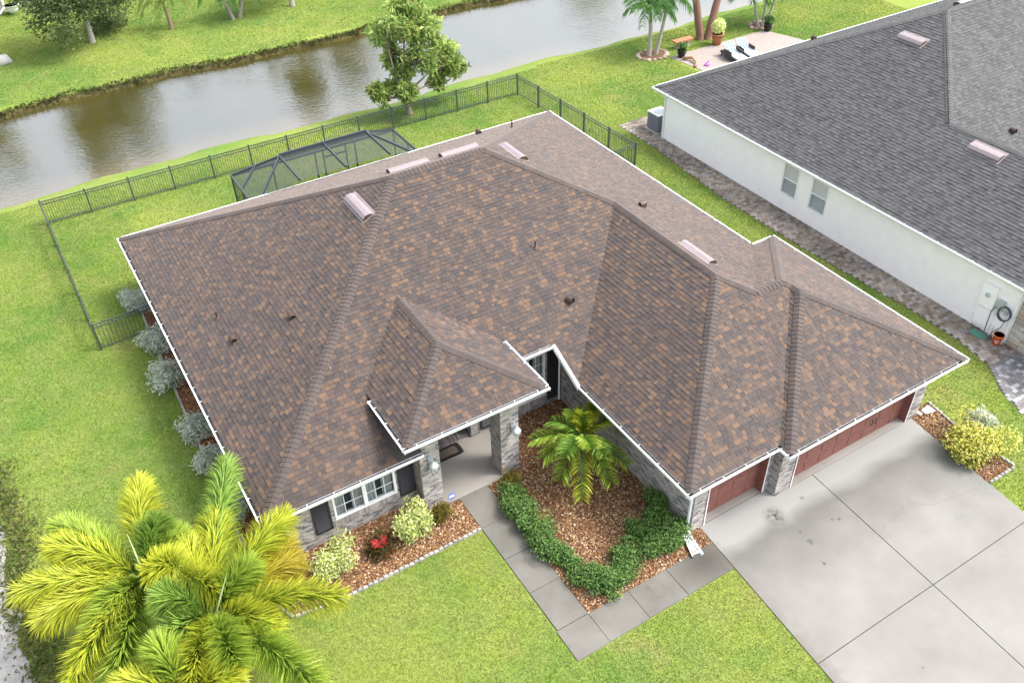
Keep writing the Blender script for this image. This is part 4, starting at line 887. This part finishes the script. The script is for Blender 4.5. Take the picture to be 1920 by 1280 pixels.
# ------------------------------------------------------------------ plants
def leafmesh(mb, c, nrm, size, asp, col, droop=0, fold=.15):
    n = unit(nrm); a = unit(np.cross(n, RNG.normal(size=3))); b = np.cross(n, a); L = a * size; Wd = b * size * asp
    mb.add([c, c + L * .5 + Wd * .5 + n * size * fold, c + L - n * size * droop, c + L * .5 - Wd * .5 + n * size * fold], [(0, 1, 2), (0, 2, 3)], col)
def shrub(name, label, cat, pos, r, hgt, n, size, asp, cols, group=None, core=.35, lobes=7, seed=0, stemcol=(.12, .08, .05), tipcols=None, spread=1.0):
    rnd = np.random.default_rng(seed + 17); s = thing(name, label, cat, (pos[0], pos[1], .02), group); mb = MB(); c0 = V(pos[0], pos[1], 0)
    lb = [(c0 + V(*(rnd.uniform(-.55, .55, 2) * r), hgt * rnd.uniform(.35, .72)), rnd.uniform(.38, .6)) for _ in range(lobes)] + [(c0 + V(0, 0, hgt * .55), .62)]
    for i in range(n):
        c, k = lb[rnd.integers(len(lb))]; d = unit(rnd.normal(size=3)); rr = k * (core + (1 - core) * rnd.random() ** .5); p = c + d * V(r, r, hgt * .75) * rr * spread
        if p[2] < .04: p[2] = .04 + .1 * rnd.random()
        col = V(*cols[rnd.integers(len(cols))]) * rnd.uniform(.75, 1.2)
        if tipcols and rr > k * .8 and d[2] > -.1 and rnd.random() < .75: col = V(*tipcols[rnd.integers(len(tipcols))]) * rnd.uniform(.85, 1.1)
        leafmesh(mb, p, d * .6 + V(0, 0, .55) + rnd.normal(size=3) * .45, size * rnd.uniform(.7, 1.25), asp, tuple(col))
    mb.build('foliage', M['leaf'], s); st = MB()
    for c, k in lb: st.tube([c0 + V(*(rnd.uniform(-.06, .06, 2)), -.02), (c0 + c) / 2 + V(0, 0, -.05), c], [.018, .012, .005], 5, stemcol)
    st.build('stems', M['bark'], s); return s
G1_ = [(0.072, 0.155, 0.034), (0.09, 0.189, 0.036), (0.054, 0.125, 0.028), (0.108, 0.215, 0.044)]
SIL = [(.66, .69, .60), (.46, .50, .41), (.56, .60, .50), (.36, .42, .33), (.62, .65, .56)]
VAR = [(.40, .47, .14), (.24, .36, .08), (.55, .60, .28), (.48, .52, .17)]; VART = [(.76, .78, .44), (.68, .72, .32), (.52, .6, .17)]
YEL = [(.52, .48, .07), (.42, .42, .06), (.24, .32, .06)]; YELT = [(.72, .66, .15), (.68, .66, .25)]
CROT = [(.14, .13, .02), (.20, .16, .02), (.08, .10, .02), (.25, .17, .02)]
# silver shrubs along the side wall
for i, ((x, y), lb) in enumerate(zip([(-.15, 15.6), (-.22, 12.55), (-.25, 10.2), (-.22, 7.45), (-.3, 5.5), (-.15, 3.3)],
    ['silver leaved shrub inside the side fence beside the eave', 'silver leaved shrub just outside the short side fence', 'large silver shrub second outside the short side fence', 'silver shrub third outside the short side fence', 'silver shrub fourth outside the short side fence', 'silver shrub half hidden behind the golden palm fronds'])):
    shrub('silver_shrub', lb, 'shrub', (x, y), (.72, .82, .88, .74, .72, .7)[i], (.9, 1.0, 1.05, .8, .85, .9)[i], 1500, .15, .28, SIL, 'silver shrubs along the side wall', .2, 9, i)
shrub('variegated_shrub', 'rounded cream and lime variegated shrub at the left end of the front window bed', 'shrub', (1.62, -.35), .72, .9, 2200, .095, .5, VAR, 'variegated shrubs under the front window', .3, 9, 11, tipcols=VART)
shrub('variegated_shrub', 'taller cream and lime variegated shrub next to the left porch column', 'shrub', (4.10, -.28), .68, 1.05, 2300, .095, .5, VAR, 'variegated shrubs under the front window', .3, 9, 12, tipcols=VART)
shrub('croton_shrub', 'dark yellow croton at the porch end of the front bed', 'shrub', (5.02, -.38), .42, .72, 900, .11, .3, CROT, 'yellow crotons beside the porch', .3, 6, 13)
shrub('croton_shrub', 'small yellow croton at the foot of the right porch column', 'shrub', (7.42, -.28), .40, .62, 800, .11, .3, CROT, 'yellow crotons beside the porch', .3, 6, 14)
rc = shrub('red_croton', 'dark croton with bright red centre leaves between the variegated shrubs', 'shrub', (2.95, -.5), .55, .55, 700, .16, .28, [(.07, .075, .02), (.10, .06, .02), (.05, .06, .02), (.16, .09, .02)], None, .3, 6, 15)
mb = MB(); c = V(2.95, -.5, .42)
for k in range(22):
    a = k * 2.4; e = V(math.cos(a), math.sin(a), .35 + .3 * random.random()); e = unit(e); s = V(-math.sin(a), math.cos(a), 0); L = random.uniform(.22, .36); mb.add([c, c + e * L * .5 + s * .03 + V(0, 0, .02), c + e * L, c + e * L * .5 - s * .03 + V(0, 0, .02)], [(0, 1, 2), (0, 2, 3)], random.choice([(.45, .03, .03), (.55, .06, .05), (.3, .02, .03)]))
mb.build('red_leaves', M['leaf'], rc)
shrub('golden_shrub', 'big yellow variegated shrub beside the driveway edge', 'shrub', (20.75, -7.1), 1.2, 1.15, 6000, .10, .5, YEL, None, .3, 12, 21, tipcols=YELT)
shrub('silver_shrub', 'silver leaved shrub behind the yellow driveway shrub', 'shrub', (21.25, -6.95), .58, 1.25, 500, .26, .22, SIL, None, .2, 7, 22)
# green shrubs of the courtyard bed
cg = [((957, 915), .5), ((965, 945), .5), ((985, 970), .55), ((1005, 990), .55), ((1025, 1010), .5), ((1050, 1030), .45), ((1085, 1060), .5), ((1115, 1075), .6), ((1150, 1080), .6), ((1180, 1055), .55), ((1175, 1030), .5), ((1215, 1005), .6), ((1245, 1015), .55), ((1235, 965), .55), ((1262, 990), .55), ((1195, 985), .45), ((1225, 935), .35)]
for i, (pp, r_) in enumerate(cg):
    p = at(pp[0], pp[1] + 8, .25); lab = 'low green feathery shrub spreading over the courtyard bed beside the walkway' if i < 11 else 'low green feathery shrub in the courtyard bed beside the garage wall'
    lab = {0: 'low green shrub beside the yellow croton at the right porch column', 8: 'low green shrub at the inner corner of the walkway', 14: 'low green shrub touching the garage corner downspout', 16: 'small thin green shrub standing alone against the garage side wall'}.get(i, lab)
    shrub('green_shrub', lab, 'shrub', (max(7.15, min(10.75, p[0])), max(-5.1, p[1])), r_ * (1.0, 1.2, .9, 1.1, 1.15)[i % 5], (.5, .66, .58)[i % 3] if i < 11 else (.6, .8, .7)[i % 3], 1700, (.075, .09, .082)[i % 3], .5, G1_, 'green shrubs of the courtyard bed', .25, 9, 40 + i, tipcols=[(.19, .31, .075), (.14, .255, .06)])
# weeds of the shore edge at far left
mb = MB()
for i in range(5200):
    y = random.uniform(-3, 9.5); x = -6.3 + random.gauss(0, .35) + .2 * math.sin(y * 1.3); h_ = random.uniform(.05, .22)
    leafmesh(mb, V(x, y, random.uniform(0, h_)), V(random.gauss(0, .6), random.gauss(0, .6), 1), random.uniform(.08, .18), .35, tuple(V(*random.choice([(.11, .15, .03), (.16, .17, .05), (.07, .11, .025), (.24, .22, .08)])) * random.uniform(.7, 1.2)))
mb.build('shore_weeds', M['leaf'], None, 'stuff')

# ---- palms
def frond(parent, base, tip, arch, n, ll, plum, cb, ct, width=.02, seed=0, cut=.12, droop=.35):
    rnd = np.random.default_rng(seed); base, tip = V(*base), V(*tip); mid = (base + tip) / 2 + V(0, 0, arch); L = np.linalg.norm(tip - base)
    B = lambda t: (1 - t) ** 2 * base + 2 * t * (1 - t) * mid + t * t * tip
    mb = MB(); pts = [B(t) for t in np.linspace(0, 1, 9)]; mb.tube(pts, list(np.linspace(.028, .006, 9) * (L / 2.2)), 5, tuple(V(*cb) * 1.1))
    for i in range(n):
        t = cut + (1 - cut) * (i + rnd.random()) / n; p = B(t); d = unit(B(min(1, t + .02)) - B(max(0, t - .02))); sd_ = unit(np.cross(d, V(0, 0, 1))); up = np.cross(sd_, d)
        prof = min(1, .55 + 2.2 * (t - cut)) * (1 if t < .75 else 1 - (t - .75) * 1.4); l = ll * prof * rnd.uniform(.8, 1.15)
        if plum: a = rnd.uniform(-.45 * math.pi, 1.45 * math.pi) if rnd.random() < .9 else rnd.uniform(0, 6.28); dr = sd_ * math.cos(a) + up * math.sin(a)
        else: s = 1 if i % 2 else -1; a = rnd.uniform(.15, .5); dr = sd_ * s * math.cos(a) + up * math.sin(a)
        e = unit(dr + d * (rnd.uniform(.35, .75) if plum else rnd.uniform(.55, .85))); q1 = p + e * l * .5; q2 = p + e * l * .95 - V(0, 0, l * droop * rnd.uniform(.6, 1.3)); w = unit(np.cross(e, d + V(0, 0, .2)) + rnd.normal(size=3) * .3) * width
        f = rnd.random(); c1 = V(*cb) * rnd.uniform(.75, 1.15); c2 = (V(*cb) * .5 + V(*ct) * .5) * rnd.uniform(.85, 1.15); c3 = V(*ct) * rnd.uniform(.85, 1.2)
        mb.add([p - w * .5, p + w * .5, q1 + w, q1 - w, q2], [(0, 1, 2, 3), (3, 2, 4)], [c1, c1, c2, c2, c3])
    return mb.build('frond', M['leaf'], parent)
def palm(name, label, root, crown, trunk_r, group=None, col=(.30, .28, .24), shaft=(.16, .22, .08), shaft_l=.7):
    p = thing(name, label, 'palm tree', root, group); root, crown = V(*root), V(*crown); k = 22; pts = [root + (crown - root) * t + V(.05 * math.sin(t * 3), 0, 0) for t in np.linspace(0, 1, k)]; f = 1 - shaft_l / np.linalg.norm(crown - root)
    kk = int(k * f); mb = MB(); rr = [trunk_r * (1.25 - .4 * i / k) * (1.04 if i % 2 else .97) for i in range(k)]
    mb.tube([root - V(0, 0, .05)] + pts[:kk + 1], [rr[0] * 1.25] + rr[:kk + 1], 10, col); mb.build('trunk', M['bark'], p, None, True)
    MB().tube(pts[kk:], [trunk_r * .95, *[trunk_r * (1 - .5 * i / (k - kk)) for i in range(1, k - kk)]], 10, shaft).build('crownshaft', M['paint'], p, None, True); return p
ZC = 3.5
YG, GY, GG, OR = ((.095, .20, .012), (.60, .60, .055)), ((.09, .20, .015), (.42, .52, .07)), ((.07, .18, .018), (.31, .44, .08)), ((.17, .18, .02), (.50, .40, .04))
def foxtail(label, cpx, spear, fr, seed):
    c = at(*cpx, ZC); root = V(c[0] + random.uniform(-.1, .1), c[1] + random.uniform(-.1, .1), 0)
    p = palm('foxtail_palm', label, root, c, .10, 'golden foxtail palms on the front lawn')
    for i, (px, py, dz, arch, cc) in enumerate(fr):
        tip = at(px, py, ZC + dz); frond(p, c - V(0, 0, .12), tip, arch, 1300, .72, True, *cc, width=.0145, seed=seed + i, cut=.12, droop=.16)
    if spear is not None:
        s = at(*spear, ZC + 1.25); MB().tube([c, (c + s) / 2, s], [.03, .022, .004], 6, (.42, .52, .25)).build('spear_leaf', M['paint'], p)
foxtail('golden foxtail palm with a pale spear leaf leaning over the side lawn', (272, 1080), (238, 1000), [(262, 905, .0, .45, YG), (298, 975, .75, .30, GG), (100, 1025, -.1, .55, YG), (112, 985, -.35, .5, GY), (38, 1112, -.7, .55, YG), (135, 1278, -.5, .5, YG), (405, 1105, .35, .55, YG), (215, 1310, -.7, .4, GY), (75, 1165, -.9, .5, YG), (345, 1010, .1, .5, GY), (180, 1180, -.3, .5, GY), (330, 1060, .7, .3, YG)], 100)
foxtail('golden foxtail palm next to the corner of the brick wall', (405, 1150), (425, 1075), [(405, 968, .0, .5, YG), (535, 968, -.1, .55, YG), (425, 868, -.3, .55, GG), (556, 1052, -.9, .5, OR), (636, 1118, -.55, .55, YG), (440, 1245, .25, .4, GY), (300, 1120, .55, .45, GG), (540, 1020, -1.0, .4, OR), (592, 1285, -.3, .5, GY), (310, 1205, .1, .45, GG), (350, 1020, .1, .5, YG), (510, 1180, -.2, .5, YG), (360, 1270, .2, .4, YG), (470, 1060, .3, .4, GY)], 200)
foxtail('golden foxtail palm standing deepest in the front lawn', (345, 1300), None, [(300, 1210, .3, .4, GY), (440, 1275, -.1, .4, YG), (230, 1290, -.3, .4, YG), (480, 1400, -.3, .4, YG), (340, 1430, -.3, .4, YG), (200, 1420, -.3, .4, YG)], 300)
# courtyard palm
c = at(1090, 815, 1.75); root = at(1085, 922); root = V(c[0] + .05, c[1] + .05, 0)
cpalm = palm('courtyard_palm', 'small bright green palm growing in the courtyard mulch', root, c, .10, None, (.22, .20, .15), (.20, .30, .06), .5)
for i, (px, py, dz, arch, cc) in enumerate([(1000, 825, -.25, .35, GY), (1020, 860, -.35, .42, GY), (1050, 900, -.5, .42, GY), (1090, 935, -.6, .35, YG), (1145, 905, -.45, .42, GY), (1175, 870, -.35, .35, GY), (1150, 785, .05, .35, YG), (1115, 762, .15, .3, YG), (1075, 770, .2, .3, GY), (1035, 790, .05, .35, GG), (1110, 840, .55, .2, GY), (1060, 850, .3, .3, GG), (1130, 850, .2, .3, GG), (1095, 775, .5, .2, YG)]):
    frond(cpalm, c - V(0, 0, .08), at(px, py, 1.75 + dz), arch, 130, .48, False, cc[0], cc[1], .027, 400 + i, .12, .3)
def tallpalm(name, label, root, h, lean, n, fl, cols, trunk_r=.12, group=None, seed=0, ll=.5, up=.5, trunkcol=(.34, .32, .28), shl=.8, nl=80):
    root = V(*root[:2], 0); c = root + V(lean[0], lean[1], h); p = palm(name, label, root, c, trunk_r, group, trunkcol, (.16, .24, .07), shl); rnd = random.Random(seed)
    for i in range(n):
        a = i * 2.399 + rnd.uniform(-.2, .2); el = (.9 - 1.5 * i / n); tip = c + V(math.cos(a) * fl, math.sin(a) * fl, el * fl * .55 - fl * .2)
        frond(p, c - V(0, 0, .05), tip, fl * up, nl, ll, False, *cols, width=.03, seed=seed * 50 + i, droop=.75)
    return p
DK = ((.08, .19, .05), (.17, .32, .09)); MG = ((.06, .15, .03), (.20, .30, .06))
tallpalm('twin_palm', 'dark green palm with an upright trunk in a ring of stones', (32.75, 24.5), 2.9, (-.1, .1), 14, 1.5, DK, .11, 'palms behind the white house', 1)
tallpalm('twin_palm', 'dark green palm with a leaning pale trunk in a ring of stones', (33.3, 24.5), 3.1, (.75, .2), 14, 1.5, DK, .10, 'palms behind the white house', 2)
tallpalm('royal_palm', 'tall brown trunk palm leaning toward the pond beside the bench', (37.1, 24.8), 7.5, (-1.4, 1.), 12, 2.3, MG, .2, 'tall palms beside the bench', 3, .5, .5, (.22, .13, .10))
tallpalm('royal_palm', 'tall brown trunk palm leaning away from the bench beside the terracotta pot', (37.5, 24.6), 7.5, (1.8, .4), 12, 2.3, MG, .2, 'tall palms beside the bench', 4, .5, .5, (.22, .13, .10))
for i, (x, ln, lb) in enumerate(((41.6, (-.6, .4), 'slender clustered palm with a trunk leaning toward the pond by the patio'), (42.0, (.1, .2), 'slender upright clustered palm by the far patio corner'), (42.3, (.9, .1), 'slender clustered palm leaning over the grey roof side of the patio'))):
    tallpalm('cluster_palm', lb, (x, 24.35), 2.3 + .2 * i, ln, 11, 1.3, DK, .08, 'clustered palms by the patio corner', 10 + i)
def ring(label, x, y, r, n=16):
    t0 = thing('stone_ring', label, 'stone ring', (x, y, 0))
    for k in range(n):
        a = 2 * math.pi * k / n; s = random.uniform(.8, 1.2); c = V(x + r * 1.3 * math.cos(a), y + r * math.sin(a), .04); MB().tube([c - V(0, 0, .06), c, c + V(0, 0, .06)], [.11 * s, .15 * s, .07 * s], 7, random.choice([(.30, .24, .2), (.38, .30, .26), (.22, .16, .13)])).build('stone', M['brick'], t0)
    o = sheet('soil', [(x + r * 1.25 * math.cos(a), y + r * .95 * math.sin(a)) for a in np.linspace(0, 6.2, 20)], .022, M['mulch'], .02, t0, None)
ring('ring of reddish stones round the twin palms', 33.0, 24.5, .75); ring('ring of reddish stones round the clustered palms', 41.9, 24.4, .6, 12)
# patio things
def pot(label, x, y, r, h, mat, leafcols, n, lsz, hgt):
    t0 = thing('potted_plant', label, 'potted plant', (x, y, .03)); MB().lathe((x, y, .03), [(r * .65, 0), (r * .9, h * .6), (r, h * .9), (r * 1.08, h * .9), (r * 1.08, h), (r * .9, h), (r * .85, h * .85), (.0, h * .84)], 16).build('pot', mat, t0, None, True); mb = MB()
    for i in range(n):
        d = unit(RNG.normal(size=3)); leafmesh(mb, V(x, y, .03 + h + hgt * .45) + d * V(r * 1.2, r * 1.2, hgt * .5) * random.random() ** .4, d + V(0, 0, .4), lsz * random.uniform(.7, 1.2), .4, random.choice(leafcols))
    mb.build('foliage', M['leaf'], t0)
pot('cream leaved plant in a terracotta pot at the patio edge', 37.3, 23.5, .36, .7, M['terracotta'], VART, 420, .2, 1.0)
pot('dark green plant in a black pot beside the driftwood', 34.2, 23.2, .28, .45, M['black'], G1_, 160, .2, .5); pot('dark green plant in a black pot below the clustered palms', 41.5, 23.4, .28, .5, M['black'], G1_, 200, .2, .5)
bn = thing('garden_bench', 'pale stone bench on the lawn beside the twin palms', 'bench', (35.3, 24.4, 0)); MB().box(34.6, 24.2, .42, 36.0, 24.65, .52).build('seat', M['terracotta'], bn)
for x in (34.8, 35.55): MB().add([(x, 24.27, 0), (x + .22, 24.27, 0), (x + .22, 24.58, 0), (x, 24.58, 0), (x + .03, 24.3, .42), (x + .19, 24.3, .42), (x + .19, 24.55, .42), (x + .03, 24.55, .42)], BOXF).build('leg', M['stonec'], bn)
dw = MB().tube([at(1280, 110, .12), at(1298, 108, .22), at(1306, 118, .15), at(1303, 126, .05)], [.1, .09, .07, .1], 8, (.36, .2, .12)); tag(dw.build('driftwood', M['bark'], None, None, True), 'curved brown driftwood branch lying on the patio corner', 'driftwood')
q = at(1326, 124, .0); pk = thing('toy', 'small purple plastic toy on the patio paving', 'toy', (q[0], q[1], .03)); MB().lathe((q[0], q[1], .03), [(.16, 0), (.18, .06), (.1, .18), (.04, .22)], 12).build('body', M['pink'], pk, None, True); MB().tube([(q[0] - .15, q[1], .1), (q[0], q[1] - .05, .34), (q[0] + .15, q[1], .1)], .03, 8).build('handle', M['pink'], pk)

# ---- broadleaf trees
def tree(name, label, root, blobs, nleaf, size, asp, cols, trunk_r, fork, group=None, droop=.2, seed=0, barkc=(.20, .17, .13), twigs=0, hang=0., lm='leaf'):
    rnd = np.random.default_rng(seed); t0 = thing(name, label, 'tree', (root[0], root[1], 0), group); root = V(root[0], root[1], -.1); fork = V(*fork); tk = MB()
    tk.tube([root, root + (fork - root) * .3 + V(.04, 0, 0), fork], [trunk_r * 1.35, trunk_r, trunk_r * .8], 9, barkc)
    for c, r in blobs:
        c = V(*c); m1 = fork + (c - fork) * .5 + rnd.normal(size=3) * .2 * r; tk.tube([fork - (fork - root) * .08, m1, c], [trunk_r * .5, trunk_r * .3, trunk_r * .1], 6, barkc)
        for k in range(3 + twigs): e = c + unit(rnd.normal(size=3)) * r * rnd.uniform(.6, 1.); m2 = m1 + (c - m1) * rnd.uniform(.1, .9); tk.tube([m2, (m2 + e) / 2 + rnd.normal(size=3) * .1, e], [trunk_r * .16, trunk_r * .1, trunk_r * .04], 4, barkc)
    tk.build('trunk', M['bark'], t0); mb = MB(); vol = np.array([r ** 2 for c, r in blobs]); vol = vol / vol.sum()
    sub = []
    for c, r in blobs:
        for k in range(int(16 * r) + 6): d = unit(rnd.normal(size=3)); sub.append((V(*c) + d * r * rnd.uniform(.45, .95), r * rnd.uniform(.22, .42), rnd.uniform(.72, 1.2)))
    for i in range(nleaf):
        c, r, sh_ = sub[rnd.integers(len(sub))]; d = unit(rnd.normal(size=3)); p = c + d * r * rnd.random() ** .45
        leafmesh(mb, p, d * .4 + V(0, 0, .6) + rnd.normal(size=3) * .5 + V(0, 0, -hang), size * rnd.uniform(.7, 1.3), asp, tuple(V(*cols[rnd.integers(len(cols))]) * sh_ * rnd.uniform(.85, 1.15)), droop)
    mb.build('crown', M[lm], t0); return t0
r0 = at(768, 213); tr = V(r0[0], r0[1], 0)
PB = lambda px, py, z, dy=0: at(px, py, tr[1] + dy, 1)
tree('pond_tree', 'airy green tree with drooping leaves beside the pond fence', tr, [(PB(760, 38, 0), 1.15), (PB(722, 62, 0, .4), .95), (PB(798, 60, 0, -.3), 1.05), (PB(835, 105, 0, .1), .95), (PB(790, 110, 0, -.6), 1.0), (PB(735, 105, 0, .7), .6), (PB(818, 150, 0, .2), .55), (PB(716, 183, 0, 0), .5), (PB(765, 168, 0, -.7), .55), (PB(755, 135, 0, 0), .5), (PB(740, 160, 0, .3), .45), (PB(700, 165, 0, .2), .3), (PB(850, 128, 0, 0), .6), (PB(775, 20, 0, .2), .8)],
     7000, .36, .14, [(.30, .42, .13), (.36, .48, .13), (.45, .54, .17), (.22, .34, .10), (.52, .56, .22)], .17, PB(755, 178, 0), None, .35, 5, (.26, .22, .18), 7, .2, 'leaf_airy')
FT = [(.12, .165, .065), (.155, .20, .075), (.09, .13, .05), (.19, .24, .085)]
def fartree(label, px, py, h, r, n, seed, cols=FT, nm='shade_tree', lo=.45):
    b = at(px, py); rnd = random.Random(seed); bl_ = [((b[0] + rnd.uniform(-.6, .6) * r, b[1] + rnd.uniform(-.6, .6) * r, h * rnd.uniform(lo, .95) - .2), r * rnd.uniform(.38, .55)) for _ in range(11)]
    tree(nm, label, (b[0], b[1]), bl_, n, .24, .45, cols, .16, (b[0], b[1], h * .3), 'trees across the pond', .2, seed, (.3, .28, .25), 2)
fartree('dark spreading shade tree with a pale trunk across the pond', 174, 80, 9.0, 3.7, 16000, 31, lo=.13)
fartree('slim trunked tree across the pond beside the multi stemmed palm', 548, 12, 7.5, 2.5, 6000, 33)
fartree('shade tree across the pond whose crown darkens the water', -105, 75, 8.5, 3.0, 7000, 34, lo=.3)
tallpalm('young_palm', 'young single palm with feathery fronds on the lawn across the pond', at(322, 55), 1.7, (-.1, 0), 10, 1.6, ((.12, .18, .04), (.35, .38, .10)), .12, 'palms across the pond', 21, .5, .8, (.25, .18, .12), .3)
b = at(443, 35)
for k, ln in enumerate(((-.5, .1), (.5, .2))): tallpalm('cluster_palm', 'dark double stemmed palm on the lawn across the pond', (b[0] + .25 * (k * 2 - 1), b[1], 0), 1.7, ln, 11, 1.5, DK, .13, 'double stemmed palm across the pond', 25 + k, .5, .5, (.22, .2, .17), .3)
fartree('leafy tree standing farther back across the pond', 1100, -160, 8, 3, 4000, 35); fartree('tall leafy tree far back across the pond', 660, -40, 7.5, 3, 4500, 36)
# far corner house across the pond
q = at(22, 26); fh = thing('far_house', 'corner of a beige house with white downspout across the pond', 'house', (q[0] - 4, q[1] + 3, 0))
MB().box(q[0] - 14, q[1] + .8, 0, q[0] - .2, q[1] + 12, 2.6).build('wall', plain('beige_stucco', (.42, .38, .32), .9), fh); MB().add([(q[0] - 14.6, q[1] + .2, 2.6), (q[0] + .4, q[1] + .2, 2.6), (q[0] + .4, q[1] + 12.6, 2.6), (q[0] - 14.6, q[1] + 12.6, 2.6), (q[0] - 8.5, q[1] + 6.3, 5.3), (q[0] - 5.8, q[1] + 6.3, 5.3)], [(0, 1, 5, 4), (1, 2, 5), (2, 3, 4, 5), (3, 0, 4), (3, 2, 1, 0)]).build('roof', M['deckg'], fh)
downspout([(q[0] - .3, q[1] + .3, 2.5), (q[0] - .3, q[1] + .72, 2.2), (q[0] - .3, q[1] + .72, .3), (q[0] - .7, q[1] + .1, .08)], parent=fh, w=.06)
q = at(27, 26); pl_ = thing('planter', 'white bowl planter on the lawn beside the far house', 'planter', (q[0], q[1], 0)); MB().lathe((q[0], q[1], 0), [(.2, 0), (.42, .35), (.48, .6), (.52, .62), (.45, .62), (.4, .5), (0, .48)], 18).build('bowl', M['white'], pl_, None, True); MB().lathe((q[0], q[1], .0), [(.41, .52), (.2, .56), (.02, .57)], 12).build('soil', M['mulch'], pl_)
for i, (px, py) in enumerate(((48, 12), (75, 8), (100, 4))):
    q = at(px, py); shrub('dark_shrub', 'dark shrub in the bed beside the far white planter', 'shrub', (q[0], q[1]), .8, .9, 350, .2, .4, [(.05, .06, .03), (.08, .05, .04), (.04, .07, .03)], 'dark shrubs by the far house', .3, 6, 90 + i)
q = at(5, 120); mb = MB(); mb.tube([(q[0] - .5, q[1], -.05), (q[0] - .2, q[1], .18), (q[0] + .3, q[1], .2), (q[0] + .55, q[1] - .1, .0)], [.25, .42, .36, .12], 9, (.42, .41, .38)); tag(mb.build('boulder', M['brick'], None, None, True), 'pale grey boulder on the lawn across the pond', 'boulder')
# pale tips of shrubs that show over the back and side eaves
for i, (x, y, lb) in enumerate(((17.6, 17.6, 'grey leaved shrub showing over the back eave'), (15.9, 17.5, 'small grey leaved shrub behind the back eave near the cage'), (21.2, 4.0, 'pale shrub tucked in the jog of the side eave'), (21.9, -3.6, 'thin pale shrub beside the garage side eave'))):
    shrub('pale_shrub', lb, 'shrub', (x, y), .45, 1.9 if i < 2 else 1.0, 260, .16, .25, [(.28, .34, .30), (.36, .42, .38)], None, .2, 6, 110 + i)

# ------------------------------------------------------------------ grass blades over the lawns
def blades(name, x0, x1, y0, y1, dens, hgt, wd, excl):
    k = int((x1 - x0) * (y1 - y0) * dens); X = RNG.uniform(x0, x1, k); Y = RNG.uniform(y0, y1, k); d = np.c_[X, Y, np.zeros(k)] - CAM; w = d @ CF
    ok = (w > 1) & (np.abs(FPX * (d @ CR) / np.maximum(w, 1)) < 1080) & (np.abs(FPX * (d @ CU) / np.maximum(w, 1)) < 760)
    for e in excl: ok &= ~inpoly(X, Y, e)
    X, Y = X[ok], Y[ok]; k = len(X); a = RNG.uniform(0, 6.283, k); ln = RNG.normal(0, .5, (k, 2)) * hgt; h = hgt * RNG.uniform(.6, 1.25, k); b = np.c_[np.cos(a), np.sin(a)] * (wd * RNG.uniform(.6, 1.2, k))[:, None]
    Z0 = np.array([zg(x, y) for x, y in zip(X, Y)]) if y1 > 26.5 else np.zeros(k)
    v = np.empty((k, 3, 3), np.float32); v[:, 0, :2] = np.c_[X, Y] - b; v[:, 1, :2] = np.c_[X, Y] + b; v[:, 2, :2] = np.c_[X, Y] + ln; v[:, 0, 2] = v[:, 1, 2] = Z0 + .002; v[:, 2, 2] = Z0 + h
    m = bpy.data.meshes.new(name); m.vertices.add(k * 3); m.vertices.foreach_set('co', v.ravel()); m.loops.add(k * 3); m.loops.foreach_set('vertex_index', np.arange(k * 3, dtype=np.int32)); m.polygons.add(k); m.polygons.foreach_set('loop_start', np.arange(0, k * 3, 3, dtype=np.int32)); m.update(calc_edges=True)
    c = np.ones((k, 3, 4), np.float32); br = RNG.uniform(.9, 1.2, (k, 1, 1)); c[:, :, :3] *= br; c[:, :2, :3] *= .88; c[:, :, 0:1] *= RNG.uniform(.88, 1.15, (k, 1, 1))
    at_ = m.color_attributes.new('tint', 'FLOAT_COLOR', 'POINT'); at_.data.foreach_set('color', c.ravel()); m.materials.append(M['blade']); link(name, m, None, 'stuff')
DRIVE = [(XL(-4.8), -4.6), (20.5, -5.), (XR(-26), -26), (XL(-26), -26)]; WALK = [(5.84, .1), (6.9, .1), (6.9, -5.4), (11.4, -5.4), (11.2, -6.48), (5.82, -6.48)]; HOUSE = [(.6, .8), (11, .8), (11, -4.8), (20.8, -5.2), (20.8, 2.4), (19.8, 2.4), (19.8, 16.3), (.6, 16.3)]; NBH = [(26.4, -8), (52, -8), (52, 15.7), (26.4, 15.7)]
PAT = [(33.5, 23.7), (41.5, 23.7), (42.3, 21.2), (42.5, 15), (33.8, 15)]; EX = [DRIVE, WALK, HOUSE, PATH, NBH, PAT, pl] + list(BEDS.values()) + [[(5.3, 16), (13.4, 16), (13.4, 16.2), (5.3, 16.2)]]
blades('lawn_grass', -7.2, 12, -14, 2, 1500, .042, .009, EX)
blades('lawn_grass', -8, 1, 2, 26.9, 1000, .045, .011, EX); blades('lawn_grass', 1, 26.2, 16.3, 26.9, 650, .045, .013, EX); blades('lawn_grass', 19.5, 27, -10, 16.3, 800, .05, .012, EX)
blades('lawn_grass', 26.2, 52, 15, 27.2, 450, .05, .016, EX); blades('lawn_grass', -6, 46, 39.5, 62, 300, .05, .02, EX)
# taller fringe on the banks of the pond
mb = MB()
for i in range(9000):
    x = random.uniform(-6, 40); y = 39.25 + shore(x + 40) + random.gauss(-.06, .10); z = float(zg(x, y)); leafmesh(mb, V(x, y, max(z, -.33)), V(random.gauss(0, .7), -.6 + random.gauss(0, .4), .5), random.uniform(.10, .24), .18, tuple(V(*random.choice([(.06, .075, .02), (.09, .11, .025), (.04, .045, .018), (.15, .14, .05)])) * random.uniform(.7, 1.2)))
mb.build('bank_grass', M['leaf'], None, 'stuff')
